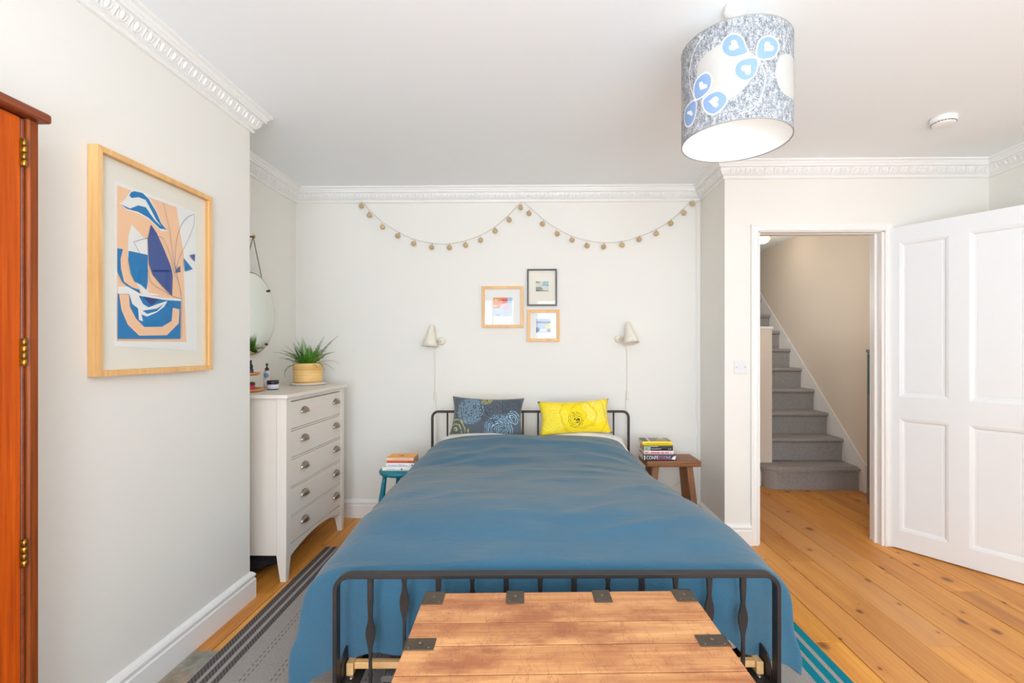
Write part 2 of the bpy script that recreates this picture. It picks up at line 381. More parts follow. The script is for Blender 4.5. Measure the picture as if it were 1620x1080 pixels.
SHADE={'cream': [[(-2.652, 2.314), (-2.613, 2.326), (-2.558, 2.332), (-2.494, 2.338), (-2.419, 2.343), (-2.337, 2.347), (-2.255, 2.35), (-2.175, 2.35), (-2.095, 2.349), (-2.016, 2.345), (-1.937, 2.337), (-1.858, 2.326), (-1.787, 2.314), (-1.723, 2.299), (-1.666, 2.281), (-1.632, 2.264), (-1.63, 2.249), (-1.651, 2.233), (-1.684, 2.218), (-1.726, 2.204), (-1.78, 2.191), (-1.838, 2.18), (-1.9, 2.17), (-1.968, 2.163), (-2.042, 2.158), (-2.128, 2.158), (-2.223, 2.161), (-2.312, 2.166), (-2.39, 2.172), (-2.463, 2.181), (-2.527, 2.193), (-2.58, 2.209), (-2.622, 2.227), (-2.652, 2.248), (-2.668, 2.271), (-2.669, 2.295)], [(-1.118, 2.3), (-1.071, 2.306), (-1.018, 2.31), (-0.958, 2.314), (-0.881, 2.318), (-0.783, 2.322), (-0.683, 2.323), (-0.625, 2.315), (-0.621, 2.299), (-0.623, 2.282), (-0.612, 2.267), (-0.606, 2.251), (-0.604, 2.235), (-0.583, 2.219), (-0.563, 2.203), (-0.623, 2.187), (-0.728, 2.177), (-0.824, 2.174), (-0.902, 2.174), (-0.966, 2.173), (-1.025, 2.174), (-1.076, 2.176), (-1.121, 2.182), (-1.162, 2.189), (-1.195, 2.198), (-1.222, 2.208), (-1.243, 2.22), (-1.255, 2.232), (-1.256, 2.245), (-1.248, 2.258), (-1.231, 2.27), (-1.202, 2.281), (-1.162, 2.291)], [(-3.385, 2.313), (-3.312, 2.309), (-3.25, 2.289), (-3.207, 2.268), (-3.173, 2.247), (-3.145, 2.223), (-3.139, 2.203), (-3.171, 2.187), (-3.237, 2.176), (-3.312, 2.183), (-3.372, 2.223), (-3.43, 2.281)]], 'rim': [[(-1.737, 2.301), (-1.751, 2.297), (-1.778, 2.295), (-1.818, 2.293), (-1.878, 2.291), (-1.952, 2.29), (-2.018, 2.293), (-2.072, 2.298), (-2.119, 2.306), (-2.155, 2.314), (-2.181, 2.324), (-2.197, 2.335), (-2.198, 2.345), (-2.181, 2.355), (-2.151, 2.364), (-2.114, 2.37), (-2.068, 2.374), (-2.015, 2.376), (-1.965, 2.374), (-1.916, 2.37), (-1.869, 2.362), (-1.831, 2.353), (-1.807, 2.344), (-1.792, 2.334), (-1.778, 2.324), (-1.759, 2.316), (-1.741, 2.308)], [(-1.614, 2.278), (-1.631, 2.289), (-1.629, 2.303), (-1.62, 2.316), (-1.607, 2.327), (-1.587, 2.336), (-1.557, 2.344), (-1.515, 2.35), (-1.462, 2.354), (-1.408, 2.357), (-1.35, 2.356), (-1.29, 2.354), (-1.239, 2.35), (-1.202, 2.343), (-1.177, 2.335), (-1.171, 2.325), (-1.191, 2.312), (-1.23, 2.299), (-1.275, 2.288), (-1.326, 2.281), (-1.382, 2.277), (-1.439, 2.274), (-1.503, 2.273), (-1.569, 2.273)], [(-1.59, 2.282), (-1.574, 2.273), (-1.573, 2.261), (-1.582, 2.249), (-1.601, 2.237), (-1.63, 2.226), (-1.666, 2.217), (-1.711, 2.211), (-1.763, 2.207), (-1.815, 2.207), (-1.868, 2.212), (-1.922, 2.221), (-1.962, 2.23), (-1.982, 2.24), (-1.989, 2.25), (-1.983, 2.259), (-1.964, 2.267), (-1.934, 2.274), (-1.895, 2.28), (-1.846, 2.283), (-1.789, 2.285), (-1.734, 2.286), (-1.68, 2.286), (-1.628, 2.286)], [(-2.721, 2.202), (-2.752, 2.216), (-2.764, 2.236), (-2.756, 2.252), (-2.73, 2.263), (-2.688, 2.27), (-2.638, 2.276), (-2.578, 2.279), (-2.514, 2.28), (-2.458, 2.278), (-2.411, 2.271), (-2.371, 2.261), (-2.347, 2.251), (-2.343, 2.238), (-2.354, 2.225), (-2.378, 2.213), (-2.416, 2.205), (-2.469, 2.2), (-2.526, 2.196), (-2.591, 2.194), (-2.663, 2.195)], [(-2.557, 2.184), (-2.521, 2.191), (-2.464, 2.195), (-2.405, 2.198), (-2.344, 2.199), (-2.281, 2.199), (-2.224, 2.197), (-2.169, 2.19), (-2.119, 2.181), (-2.084, 2.172), (-2.07, 2.164), (-2.071, 2.155), (-2.084, 2.147), (-2.111, 2.139), (-2.151, 2.131), (-2.195, 2.125), (-2.241, 2.12), (-2.291, 2.117), (-2.342, 2.118), (-2.398, 2.124), (-2.456, 2.134), (-2.504, 2.146), (-2.538, 2.159), (-2.56, 2.173)], [(-2.684, 2.2), (-2.667, 2.189), (-2.663, 2.175), (-2.671, 2.161), (-2.693, 2.147), (-2.728, 2.132), (-2.772, 2.122), (-2.827, 2.119), (-2.896, 2.12), (-2.962, 2.125), (-3.019, 2.135), (-3.07, 2.149), (-3.1, 2.163), (-3.103, 2.177), (-3.079, 2.19), (-3.033, 2.2), (-2.963, 2.204), (-2.885, 2.206), (-2.82, 2.207), (-2.765, 2.207), (-2.717, 2.205)]], 'blue': [[(-1.767, 2.305), (-1.779, 2.301), (-1.803, 2.299), (-1.838, 2.297), (-1.891, 2.296), (-1.955, 2.295), (-2.013, 2.297), (-2.06, 2.302), (-2.101, 2.309), (-2.133, 2.316), (-2.156, 2.325), (-2.169, 2.334), (-2.17, 2.343), (-2.156, 2.352), (-2.129, 2.36), (-2.097, 2.365), (-2.057, 2.369), (-2.011, 2.37), (-1.966, 2.369), (-1.924, 2.365), (-1.883, 2.358), (-1.85, 2.351), (-1.828, 2.343), (-1.815, 2.334), (-1.803, 2.325), (-1.786, 2.317), (-1.771, 2.31)], [(-1.59, 2.283), (-1.604, 2.292), (-1.603, 2.305), (-1.595, 2.316), (-1.584, 2.325), (-1.566, 2.334), (-1.54, 2.34), (-1.502, 2.346), (-1.456, 2.35), (-1.408, 2.352), (-1.358, 2.352), (-1.305, 2.349), (-1.262, 2.345), (-1.23, 2.34), (-1.208, 2.332), (-1.204, 2.323), (-1.22, 2.313), (-1.253, 2.301), (-1.292, 2.291), (-1.336, 2.285), (-1.385, 2.282), (-1.435, 2.28), (-1.492, 2.278), (-1.55, 2.279)], [(-1.614, 2.277), (-1.599, 2.269), (-1.598, 2.259), (-1.606, 2.248), (-1.623, 2.238), (-1.648, 2.228), (-1.679, 2.22), (-1.719, 2.215), (-1.765, 2.212), (-1.81, 2.212), (-1.857, 2.216), (-1.904, 2.224), (-1.938, 2.232), (-1.956, 2.24), (-1.962, 2.249), (-1.957, 2.257), (-1.941, 2.264), (-1.914, 2.271), (-1.88, 2.276), (-1.837, 2.279), (-1.787, 2.28), (-1.739, 2.281), (-1.692, 2.281), (-1.647, 2.28)], [(-2.695, 2.205), (-2.722, 2.218), (-2.731, 2.235), (-2.725, 2.249), (-2.703, 2.259), (-2.667, 2.266), (-2.624, 2.27), (-2.573, 2.273), (-2.516, 2.274), (-2.467, 2.272), (-2.426, 2.267), (-2.39, 2.258), (-2.368, 2.248), (-2.365, 2.238), (-2.375, 2.226), (-2.396, 2.216), (-2.43, 2.209), (-2.477, 2.204), (-2.527, 2.201), (-2.584, 2.199), (-2.646, 2.2)], [(-2.523, 2.181), (-2.493, 2.187), (-2.444, 2.191), (-2.392, 2.194), (-2.34, 2.195), (-2.284, 2.195), (-2.234, 2.193), (-2.186, 2.187), (-2.141, 2.179), (-2.11, 2.171), (-2.098, 2.163), (-2.099, 2.156), (-2.11, 2.149), (-2.135, 2.142), (-2.17, 2.135), (-2.209, 2.13), (-2.249, 2.125), (-2.293, 2.123), (-2.338, 2.124), (-2.386, 2.129), (-2.437, 2.138), (-2.478, 2.147), (-2.507, 2.159), (-2.525, 2.171)], [(-2.702, 2.196), (-2.687, 2.187), (-2.684, 2.174), (-2.691, 2.162), (-2.71, 2.149), (-2.742, 2.137), (-2.78, 2.128), (-2.829, 2.125), (-2.889, 2.126), (-2.946, 2.13), (-2.994, 2.139), (-3.035, 2.151), (-3.059, 2.163), (-3.061, 2.175), (-3.042, 2.187), (-3.005, 2.195), (-2.947, 2.199), (-2.88, 2.201), (-2.823, 2.202), (-2.775, 2.202), (-2.731, 2.2)]], 'heart': [[(-2.004, 2.336), (-2.016, 2.339), (-2.026, 2.346), (-2.003, 2.352), (-1.962, 2.35), (-1.932, 2.342), (-1.915, 2.331), (-1.899, 2.322), (-1.89, 2.32), (-1.903, 2.321), (-1.941, 2.32), (-1.99, 2.317), (-2.036, 2.32), (-2.062, 2.328), (-2.052, 2.335), (-2.021, 2.337)], [(-1.384, 2.322), (-1.367, 2.324), (-1.324, 2.324), (-1.295, 2.318), (-1.31, 2.31), (-1.363, 2.305), (-1.426, 2.305), (-1.472, 2.304), (-1.486, 2.303), (-1.48, 2.305), (-1.478, 2.313), (-1.481, 2.324), (-1.463, 2.333), (-1.418, 2.336), (-1.379, 2.332), (-1.375, 2.325)], [(-1.794, 2.242), (-1.809, 2.241), (-1.844, 2.243), (-1.867, 2.25), (-1.856, 2.258), (-1.814, 2.26), (-1.76, 2.258), (-1.72, 2.258), (-1.707, 2.259), (-1.712, 2.256), (-1.713, 2.248), (-1.709, 2.237), (-1.724, 2.229), (-1.763, 2.227), (-1.797, 2.232), (-1.801, 2.239)], [(-2.519, 2.237), (-2.506, 2.238), (-2.471, 2.236), (-2.44, 2.229), (-2.441, 2.222), (-2.478, 2.221), (-2.532, 2.223), (-2.574, 2.225), (-2.585, 2.224), (-2.583, 2.226), (-2.594, 2.234), (-2.613, 2.245), (-2.609, 2.252), (-2.57, 2.253), (-2.529, 2.247), (-2.515, 2.24)], [(-2.274, 2.16), (-2.258, 2.158), (-2.236, 2.151), (-2.246, 2.143), (-2.287, 2.142), (-2.332, 2.15), (-2.37, 2.161), (-2.403, 2.17), (-2.418, 2.172), (-2.402, 2.172), (-2.366, 2.174), (-2.322, 2.179), (-2.274, 2.179), (-2.236, 2.172), (-2.231, 2.164), (-2.257, 2.16)], [(-2.858, 2.165), (-2.87, 2.165), (-2.908, 2.167), (-2.949, 2.174), (-2.954, 2.179), (-2.911, 2.179), (-2.854, 2.176), (-2.816, 2.174), (-2.806, 2.174), (-2.806, 2.173), (-2.793, 2.167), (-2.772, 2.159), (-2.772, 2.154), (-2.803, 2.154), (-2.842, 2.158), (-2.86, 2.163)]]}
SHADE_LINES=[[(-2.494, 2.409), (-2.691, 2.385), (-2.856, 2.335), (-2.866, 2.28), (-2.719, 2.204)], [(-1.599, 2.28), (-1.509, 2.254), (-1.461, 2.212), (-1.523, 2.16), (-1.684, 2.114), (-1.889, 2.103)], [(-2.719, 2.204), (-2.527, 2.204), (-2.544, 2.183)], [(-1.749, 2.303), (-1.599, 2.28)]]
BALLS=[(-1.377, 2.443), (-1.314, 2.372), (-1.211, 2.279), (-1.091, 2.21), (-0.966, 2.149), (-0.826, 2.12), (-0.685, 2.117), (-0.559, 2.135), (-0.442, 2.174), (-0.328, 2.245), (-0.219, 2.332), (-0.13, 2.427), (-0.065, 2.38), (0.04, 2.298), (0.155, 2.221), (0.271, 2.172), (0.387, 2.128), (0.516, 2.119), (0.658, 2.133), (0.791, 2.174), (0.922, 2.219), (1.035, 2.298), (1.137, 2.378), (1.202, 2.448)]
CABLE=[(-1.383, 2.492), (-1.3, 2.398), (-1.206, 2.315), (-1.084, 2.238), (-0.963, 2.185), (-0.83, 2.156), (-0.709, 2.148), (-0.566, 2.173), (-0.445, 2.216), (-0.335, 2.278), (-0.23, 2.366), (-0.118, 2.482), (-0.044, 2.42), (0.055, 2.331), (0.159, 2.262), (0.274, 2.205), (0.399, 2.169), (0.53, 2.153), (0.672, 2.165), (0.791, 2.199), (0.916, 2.251), (1.036, 2.322), (1.13, 2.408), (1.209, 2.49)]
def pane_material():
    m = bpy.data.materials.new('picture_glass'); m.use_nodes = True
    nt = m.node_tree; nt.nodes.clear()
    out = nt.nodes.new('ShaderNodeOutputMaterial'); mx = nt.nodes.new('ShaderNodeMixShader')
    tr = nt.nodes.new('ShaderNodeBsdfTransparent'); gl = nt.nodes.new('ShaderNodeBsdfGlossy'); lw_ = nt.nodes.new('ShaderNodeLayerWeight')
    pw = nt.nodes.new('ShaderNodeMath'); pw.operation = 'POWER'; pw.inputs[1].default_value = 5
    ma = nt.nodes.new('ShaderNodeMath'); ma.operation = 'MULTIPLY_ADD'; ma.inputs[1].default_value = .6; ma.inputs[2].default_value = .013
    gl.inputs['Roughness'].default_value = 0.0; tr.inputs[0].default_value = (.985, .99, .985, 1)
    nt.links.new(lw_.outputs['Facing'], pw.inputs[0]); nt.links.new(pw.outputs[0], ma.inputs[0]); nt.links.new(ma.outputs[0], mx.inputs[0])
    nt.links.new(tr.outputs[0], mx.inputs[1]); nt.links.new(gl.outputs[0], mx.inputs[2]); nt.links.new(mx.outputs[0], out.inputs[0])
    return m


M_PANE = pane_material()

# ================================================================== ROOM SHELL
H = 2.585
XR, YD, XA, YB, XL, XC = 3.035, 3.30, 1.27, 3.79, -1.908, -1.525
CH0, CH1 = 1.308, 2.54          # chimney breast from .. to
DO0, DO1, DOZ = 1.49, 2.335, 2.118   # doorway

fl = struct(MB().box((-2.05, FRONT - .1, -.10), (3.3, 7.6, -.025)).build('floor', M_GAP))
# pine boards, each its own piece
PW = .1755
k0 = math.floor((-1.95 - 1.731) / PW)
joints = {0: [2.184], 1: [3.047], -1: [3.047, .9], -3: [2.21], -2: [1.2, 4.0], -17: [2.95], -18: [2.09], -19: [2.6]}
rj = random.Random(3)
for k in range(k0, 9):
    xa, xb = 1.731 + k * PW, 1.731 + (k + 1) * PW
    if xb < -1.93 or xa > 3.2: continue
    y_end = 4.95 if xb > 1.45 else 3.80
    js = joints.get(k, [rj.uniform(-.6, 1.2), rj.uniform(2.4, 3.3)] if k % 2 else [rj.uniform(.6, 2.0)])
    ys = [FRONT] + sorted(js) + [y_end]
    xa_, xb_ = max(xa, -1.93), min(xb, 3.2)
    for a, b in zip(ys[:-1], ys[1:]):
        dz = rj.uniform(-.0012, .0006)
        cx, cy = (xa_ + xb_) / 2, (a + b) / 2
        hw_, hl = (xb_ - xa_) / 2 - .0021, (b - a) / 2 - .0011
        MB().box((-hw_, -hl, -.025), (hw_, hl, 0), .0015).build('plank', M_FLOOR, fl, (cx, cy, dz))

wl = MB()
wl.box((-2.03, FRONT - .1, 0), (XL, YB + .12, H))
struct(wl.build('wall_left', M_WALL))
struct(MB().box((XL, CH0, 0), (XC, CH1, H)).build('wall_chimney_breast', M_WALL))
struct(MB().box((XL, YB, 0), (1.39, YB + .12, H)).build('wall_back', M_WALL))
struct(MB().box((XA, YD + .11, 0), (XA + .12, YB, H)).build('wall_return', M_WALL))
wd = MB()
wd.box((XA, YD, 0), (DO0, YD + .11, H)); wd.box((DO1, YD, 0), (XR + .12, YD + .11, H)); wd.box((DO0, YD, DOZ), (DO1, YD + .11, H))
struct(wd.build('wall_door', M_WALL))
struct(MB().box((XR, FRONT - .1, 0), (XR + .12, YD, H)).build('wall_right', M_WALL))
wf = MB()
xs = [XL]
for a, b in WIN: xs += [a, b]
xs.append(XR)
for i in range(0, len(xs), 2): wf.box((xs[i], FRONT - .1, 0), (xs[i + 1], FRONT, H))
for a, b in WIN:
    wf.box((a, FRONT - .1, 0), (b, FRONT, WZ[0])); wf.box((a, FRONT - .1, WZ[1]), (b, FRONT, H))
struct(wf.build('wall_front', M_WALL))
struct(MB().box((-2.03, FRONT - .1, H), (XR + .12, YB + .12, H + .1)).build('ceiling', M_CEIL))
for i, (a, b) in enumerate(WIN):
    root = struct(bpy.data.objects.new('window_%d' % (i + 1), None)); C.objects.link(root); root.location = ((a + b) / 2, FRONT - .05, WZ[0])
    hw_ = (b - a) / 2; hh = WZ[1] - WZ[0]
    m = MB()
    for s in (-1, 1): m.box((min(s * hw_, s * (hw_ - .05)), -.03, 0), (max(s * hw_, s * (hw_ - .05)), .03, hh))
    m.box((-hw_ + .05, -.03, 0), (hw_ - .05, .03, .07)); m.box((-hw_ + .05, -.03, hh - .05), (hw_ - .05, .03, hh))
    m.build('sash_frame', M_TRIM, root)
    MB().box((-hw_ + .05, -.02, hh * .5 - .02), (hw_ - .05, .03, hh * .5 + .02), .004).build('meeting_rail', M_TRIM, root)
    MB().box((-.012, -.02, .07), (.012, .02, hh - .05), .003).build('glazing_bar', M_TRIM, root)

FOOT = [(XR, FRONT), (XR, YD), (XA, YD), (XA, YB), (XL, YB), (XL, CH1), (XC, CH1), (XC, CH0), (XL, CH0), (XL, FRONT)]


def offset_pt(path, i, d):
    """point i of an open polyline moved d to its left (the room side), mitred"""
    p = Vector(path[i]).to_2d() if len(path[i]) > 2 else Vector(path[i])
    def nrm(a, b):
        t = (Vector(b) - Vector(a)).normalized(); return Vector((-t.y, t.x))
    n1 = nrm(path[i - 1], path[i]) if i > 0 else None
    n2 = nrm(path[i], path[i + 1]) if i < len(path) - 1 else None
    if n1 is None: return p + n2 * d
    if n2 is None: return p + n1 * d
    b = (n1 + n2); b = b / b.dot(n1)
    return p + b * d


def moulding(path, prof, i0, i1):
    """sweep prof [(offset from wall, z)] along path[i0..i1] with mitres"""
    m = MB(); rows = []
    for i in range(i0, i1 + 1):
        rows.append([Vector((*offset_pt(path, i, d), z)) for d, z in prof])
    m.grid(rows, smooth=False)
    for r, rev in ((rows[0], False), (rows[-1], True)):
        m._faces(r, [tuple(range(len(r) - 1, -1, -1)) if rev else tuple(range(len(r)))], 0)
    return m


CORN = [(0, H - .112), (.010, H - .112), (.016, H - .108), (.017, H - .102), (.012, H - .096), (.012, H - .091), (.020, H - .089), (.030, H - .080),
        (.038, H - .066), (.042, H - .050), (.046, H - .044), (.058, H - .043), (.058, H - .030), (.064, H - .026), (.068, H - .016), (.076, H - .012), (.080, H - .010), (.080, H), (0, H)]
BASE = [(0, 0), (.022, 0), (.022, .098), (.017, .104), (.017, .110), (.021, .116), (.021, .124), (.014, .134), (.006, .141), (0, .143)]


def egg_mesh(seg, rings):
    """one egg with the shell round it and the dart beside it, standing out of the band along local x"""
    m = MB()
    tilt = Matrix.Rotation(math.radians(30), 4, 'X')
    e = MB(); e.sphere((0, 0, 0), 1, seg, rings, sc=(.0095, .008, .0185))
    for v in e.bm.verts: v.co = tilt @ v.co
    arc = [tilt @ Vector((.0175 * math.cos(a), 0, .002 - .021 * math.sin(a))) for a in [PI * q / 8 for q in range(-1, 10)]]
    e.tube(arc, .0038, 5)
    d = [tilt @ Vector(p) for p in ((.031, -.005, .018), (.031, -.005, -.021))]
    e.tube([d[0], (d[0] + d[1]) / 2, d[1]], [.0042, .003, .0012], 5)
    return e


def eggs(trim, a, b, single, name='egg'):
    """egg-and-dart pieces along the wall from a to b (wall face points, room on the left)"""
    a, b = Vector(a), Vector(b); L = (b - a).length; t = (b - a).normalized(); nrm = Vector((-t.y, t.x)); ang = math.atan2(t.y, t.x)
    n = max(1, round(L / .062)); st = L / n
    if single:
        first = None
        for k in range(n):
            p = a + t * st * (k + .5) + nrm * .037
            if first is None:
                first = egg_mesh(10, 6).build(name, M_TRIM, trim, (p.x, p.y, H - .066)); first.rotation_euler = (0, 0, ang + PI)
            else:
                share(first, name, trim, (p.x, p.y, H - .066), (0, 0, ang + PI))
    else:
        out = MB()
        for k in range(n):
            p = a + t * st * (k + .5) + nrm * .037
            e = egg_mesh(7, 5); mt = Matrix.Translation((p.x, p.y, H - .066)) @ Matrix.Rotation(ang + PI, 4, 'Z')
            bmesh.ops.transform(e.bm, matrix=mt, verts=e.bm.verts)
            tmp = bpy.data.meshes.new('tmp'); e.bm.to_mesh(tmp); e.bm.free(); out.bm.from_mesh(tmp); bpy.data.meshes.remove(tmp)
        stuff(out.build('egg_and_dart', M_TRIM, trim, weld=False))


t1 = struct(moulding(FOOT, CORN, 5, 8).build('trim_1', M_TRIM)); eggs(t1, (XC, CH1), (XC, CH0), True)
t2 = struct(moulding(FOOT, CORN, 3, 5).build('trim_2', M_TRIM)); eggs(t2, (XA - .06, YB), (XL + .06, YB), False); eggs(t2, (XL, YB - .06), (XL, CH1 + .02), False)
t3 = struct(moulding(FOOT, CORN, 0, 3).build('trim_3', M_TRIM)); eggs(t3, (XR, 1.2), (XR, YD - .06), False); eggs(t3, (XR - .06, YD), (XA, YD), False); eggs(t3, (XA, YD), (XA, YB - .06), False)
struct(moulding(FOOT, CORN, 8, 9).build('trim_4', M_TRIM))
struct(moulding(FOOT, BASE, 5, 8).build('baseboard_left', M_TRIM))
struct(moulding(FOOT, BASE, 3, 5).build('baseboard_back', M_TRIM))
struct(moulding([(DO0 - .046, YD), (XA, YD), (XA, YB)], BASE, 0, 2).build('baseboard_return', M_TRIM))
struct(moulding([(XR, FRONT), (XR, YD), (DO1 + .05, YD)], BASE, 0, 2).build('baseboard_right', M_TRIM))

# door casing: jamb lining and architrave on the room side
tc_ = MB()
tc_.box((DO0 - .012, YD - .004, 0), (DO0 + .016, YD + .114, DOZ)); tc_.box((DO1 - .016, YD - .004, 0), (DO1 + .012, YD + .114, DOZ)); tc_.box((DO0 - .012, YD - .004, DOZ - .004), (DO1 + .012, YD + .114, DOZ + .012))
tc_.box((DO0 + .016, YD + .045, 0), (DO0 + .03, YD + .062, DOZ)); tc_.box((DO1 - .03, YD + .045, 0), (DO1 - .016, YD + .062, DOZ)); tc_.box((DO0 + .03, YD + .045, DOZ - .007), (DO1 - .03, YD + .062, DOZ))
cas = struct(tc_.build('trim_5', M_TRIM))
AP = [(.000, 0), (.000, .018), (.006, .022), (.012, .018), (.030, .014), (.040, .020), (.047, .020), (.047, 0)]   # (away from the opening, out of the wall)
ar = MB(); rows = []
for (x, z, sx, sz) in ((DO0, 0, -1, 0), (DO0, DOZ, -1, 1), (DO1, DOZ, 1, 1), (DO1, 0, 1, 0)):
    rows.append([Vector((x + sx * a, YD - b, z + sz * a)) for a, b in AP])
ar.grid(rows, smooth=False); ar.build('architrave', M_TRIM, cas)

# ------------------------------------------------------------------ the open door
dr = struct(bpy.data.objects.new('door_1', None)); C.objects.link(dr)
dr.location = (2.339, 3.318, .008); dr.rotation_euler = (0, 0, math.atan2(-.822, .569))
DW, DH, DT = .80, 2.125, .036
px = [(.097, .353), (.449, .703)]; pz = [(.118, .860), (1.002, 2.022)]
m = MB()
for a, b in ((0, .097), (.353, .449), (.703, DW)): m.box((a, 0, 0), (b, DT, DH))
for a, b in px:
    for c, d in ((0, .118), (.860, 1.002), (2.022, DH)): m.box((a, 0, c), (b, DT, d))
m.build('door_frame', M_DOOR, dr)
pm = None
for a, b in px:
    for c, d in pz:
        m = MB(); cx, cz = (a + b) / 2, (c + d) / 2
        ww, hh = (b - a) / 2, (d - c) / 2
        rows = []
        for ins, y in ((0, .000), (.006, .002), (.014, .004), (.022, .0125), (.034, .0130), (.036, .0115)):
            rows.append([Vector((sx * (ww - ins), y, sz * (hh - ins))) for sx, sz in ((-1, -1), (1, -1), (1, 1), (-1, 1))])
        m.grid(rows, smooth=False, closed=True); m._faces(rows[-1], [(0, 1, 2, 3)], 0)
        back = [Vector((sx * ww, DT - .01, sz * hh)) for sx, sz in ((-1, -1), (1, -1), (1, 1), (-1, 1))]
        m._faces(back, [(3, 2, 1, 0)], 0)
        m.build('door_panel', M_DOOR, dr, (cx, 0, cz), recalc=False)
for z in (.25, 1.08, 1.9):
    MB().lathe([(.006, 0), (.006, .09)], 10, (-.004, -.002, z)).build('hinge', M_TRIM, dr)
MB().lathe([(.02, 0), (.02, .006), (.009, .01), (.009, .03), (.022, .036), (.028, .05), (.022, .062), (.0001, .066)], 20, (.752, 0, .93), Matrix.Rotation(PI / 2, 4, 'X')).build('door_knob', M_WHITE, dr)

# ------------------------------------------------------------------ hall and stairs
ST = 3.035
struct(MB().box((ST, YD + .11, 0), (ST + .12, 7.6, 3.2)).build('wall_stairs', M_HALL))
struct(MB().box((1.39, YD + .11, 0), (1.42, 7.6, 3.2)).build('wall_hall', M_HALL))
struct(MB().box((1.42, 7.5, 0), (ST, 7.6, 3.2)).build('wall_landing', M_HALL))
struct(MB().box((1.42, YD + .11, 2.645), (ST, 7.5, 2.76)).build('ceiling_hall', M_CEIL))


def carpet_mat():
    t = NT('grey_carpet'); t.set(Roughness=.95); t.b.inputs['Specular IOR Level'].default_value = .1
    v = t.coords(); n = t.noise(v, 260, 3, .7)
    t.col(t.ramp(n, [(.3, lin((116, 112, 109))), (.7, lin((194, 188, 184)))]))
    t.bump(n, .5, .004); return t.m


M_CARPET = carpet_mat()
st = thing('staircase', 'steep straight staircase in grey carpet rising beyond the open doorway', 'stairs', (2.64, 4.58, 0))
RS, GO = .222, .25
for k in range(1, 12):
    y0 = (k - 1) * GO; z0 = (k - 1) * RS; z1 = k * RS
    xl = -.354 if k > 1 else -.50
    xr = .385
    m = MB()
    if k == 1:
        outl = [(xr, .018), (xr, .26), (xl + .13, .26)] + [(xl + .15 + .12 * math.cos(PI + q * PI / 12), .138 + .12 * math.sin(PI + q * PI / 12)) for q in range(0, 7)]
        m.prism(outl, lambda a, b: Vector((a, b, 0)), lambda a, b: Vector((a, b, RS - .045)))
        nose = [(xr, -.012), (xr, .27), (xl + .1, .27)] + [(xl + .15 + .155 * math.cos(PI + q * PI / 12), .138 + .150 * math.sin(PI + q * PI / 12)) for q in range(0, 7)]
        q = m.prism(nose, lambda a, b: Vector((a, b, RS - .05)), lambda a, b: Vector((a, b, RS)))
        es = [e for e in m.bm.edges if all(abs(v.co.z - RS) < 1e-4 or abs(v.co.z - RS + .05) < 1e-4 for v in e.verts) and abs(e.verts[0].co.z - e.verts[1].co.z) < 1e-5]
        bmesh.ops.bevel(m.bm, geom=es, offset=.016, segments=3, affect='EDGES')
    else:
        prof = [(.018, z0), (.018, z1 - .045), (.004, z1 - .04), (-.010, z1 - .028), (-.012, z1 - .014), (-.004, z1 - .002), (.01, z1), (GO + .02, z1), (GO + .02, z0)]
        m.prism(prof, lambda a, b: Vector((xl, y0 + a, b)), lambda a, b: Vector((xr, y0 + a, b)))
    m.build('step', M_CARPET, st)
m = MB()
sk = [(-.07, 0), (-.07, .252), (2.6, .252 + 2.67 * .872), (2.6, 2.0), (.3, 0)]
m.prism(sk, lambda a, b: Vector((.382, a, b)), lambda a, b: Vector((.3945, a, b)))
m.box((.376, -.078, 0), (.3945, -.066, .255))
m.build('stair_skirting', M_TRIM, st)
m = MB()
m.box((-1.22, .17, 0), (-.354, .29, 1.52)); m.build('partition', M_HALL, st)
MB().box((-1.22, .158, 1.52), (-.346, .302, 1.545), .004).build('partition_cap', M_TRIM, st)
MB().box((-1.22, .155, 0), (-.40, .17, .14), .003).build('partition_skirting', M_TRIM, st)

M_GREYPAINT = plain('grey_paint', (122, 128, 132), .45)
M_TEAL_GLASS = plain('teal_glass', (60, 150, 150), .1)
cb = thing('hall_cabinet', 'slim grey painted cabinet with teal glass in the hall by the stairs', 'cabinet', (2.92, 4.14, 0))
m = MB()
m.box((-.09, -.06, 0), (.105, .06, .94))
for sx in (-.09, .087):
    for sy in (-.06, .042): m.box((sx, sy, .94), (sx + .018, sy + .018, 1.30))
m.box((-.09, -.042, 1.275), (.105, .042, 1.30)); m.box((.095, -.042, .94), (.105, .042, 1.275)); m.box((-.072, .05, .94), (.087, .06, 1.275))
m.build('carcass', M_GREYPAINT, cb)
MB().box((-.10, -.07, 1.30), (.108, .065, 1.322), .004).build('cabinet_top', M_GREYPAINT, cb)
MB().box((-.086, -.042, .98), (-.080, .042, 1.262)).build('side_pane', M_TEAL_GLASS, cb)
MB().box((-.072, -.056, .98), (.087, -.050, 1.262)).build('front_pane', M_TEAL_GLASS, cb)
MB().box((-.085, -.075, .06), (.10, -.061, .92), .003).build('cabinet_door', M_GREYPAINT, cb)
M_ORWOOD = plain('orange_wood', (196, 130, 56), .45)
fr = thing('photo_frame', 'orange wooden frame standing on the grey hall cabinet', 'picture', (2.90, 4.14, 1.322))
m = MB()
for a, b, c, d_ in ((-.075, -.055, 0, .19), (.055, .075, 0, .19), (-.055, .055, 0, .02), (-.055, .055, .17, .19)): m.box((a, -.01, c), (b, .01, d_))
m.build('frame', M_ORWOOD, fr); MB().box((-.055, -.002, .02), (.055, .006, .17)).build('picture', M_HALL, fr)

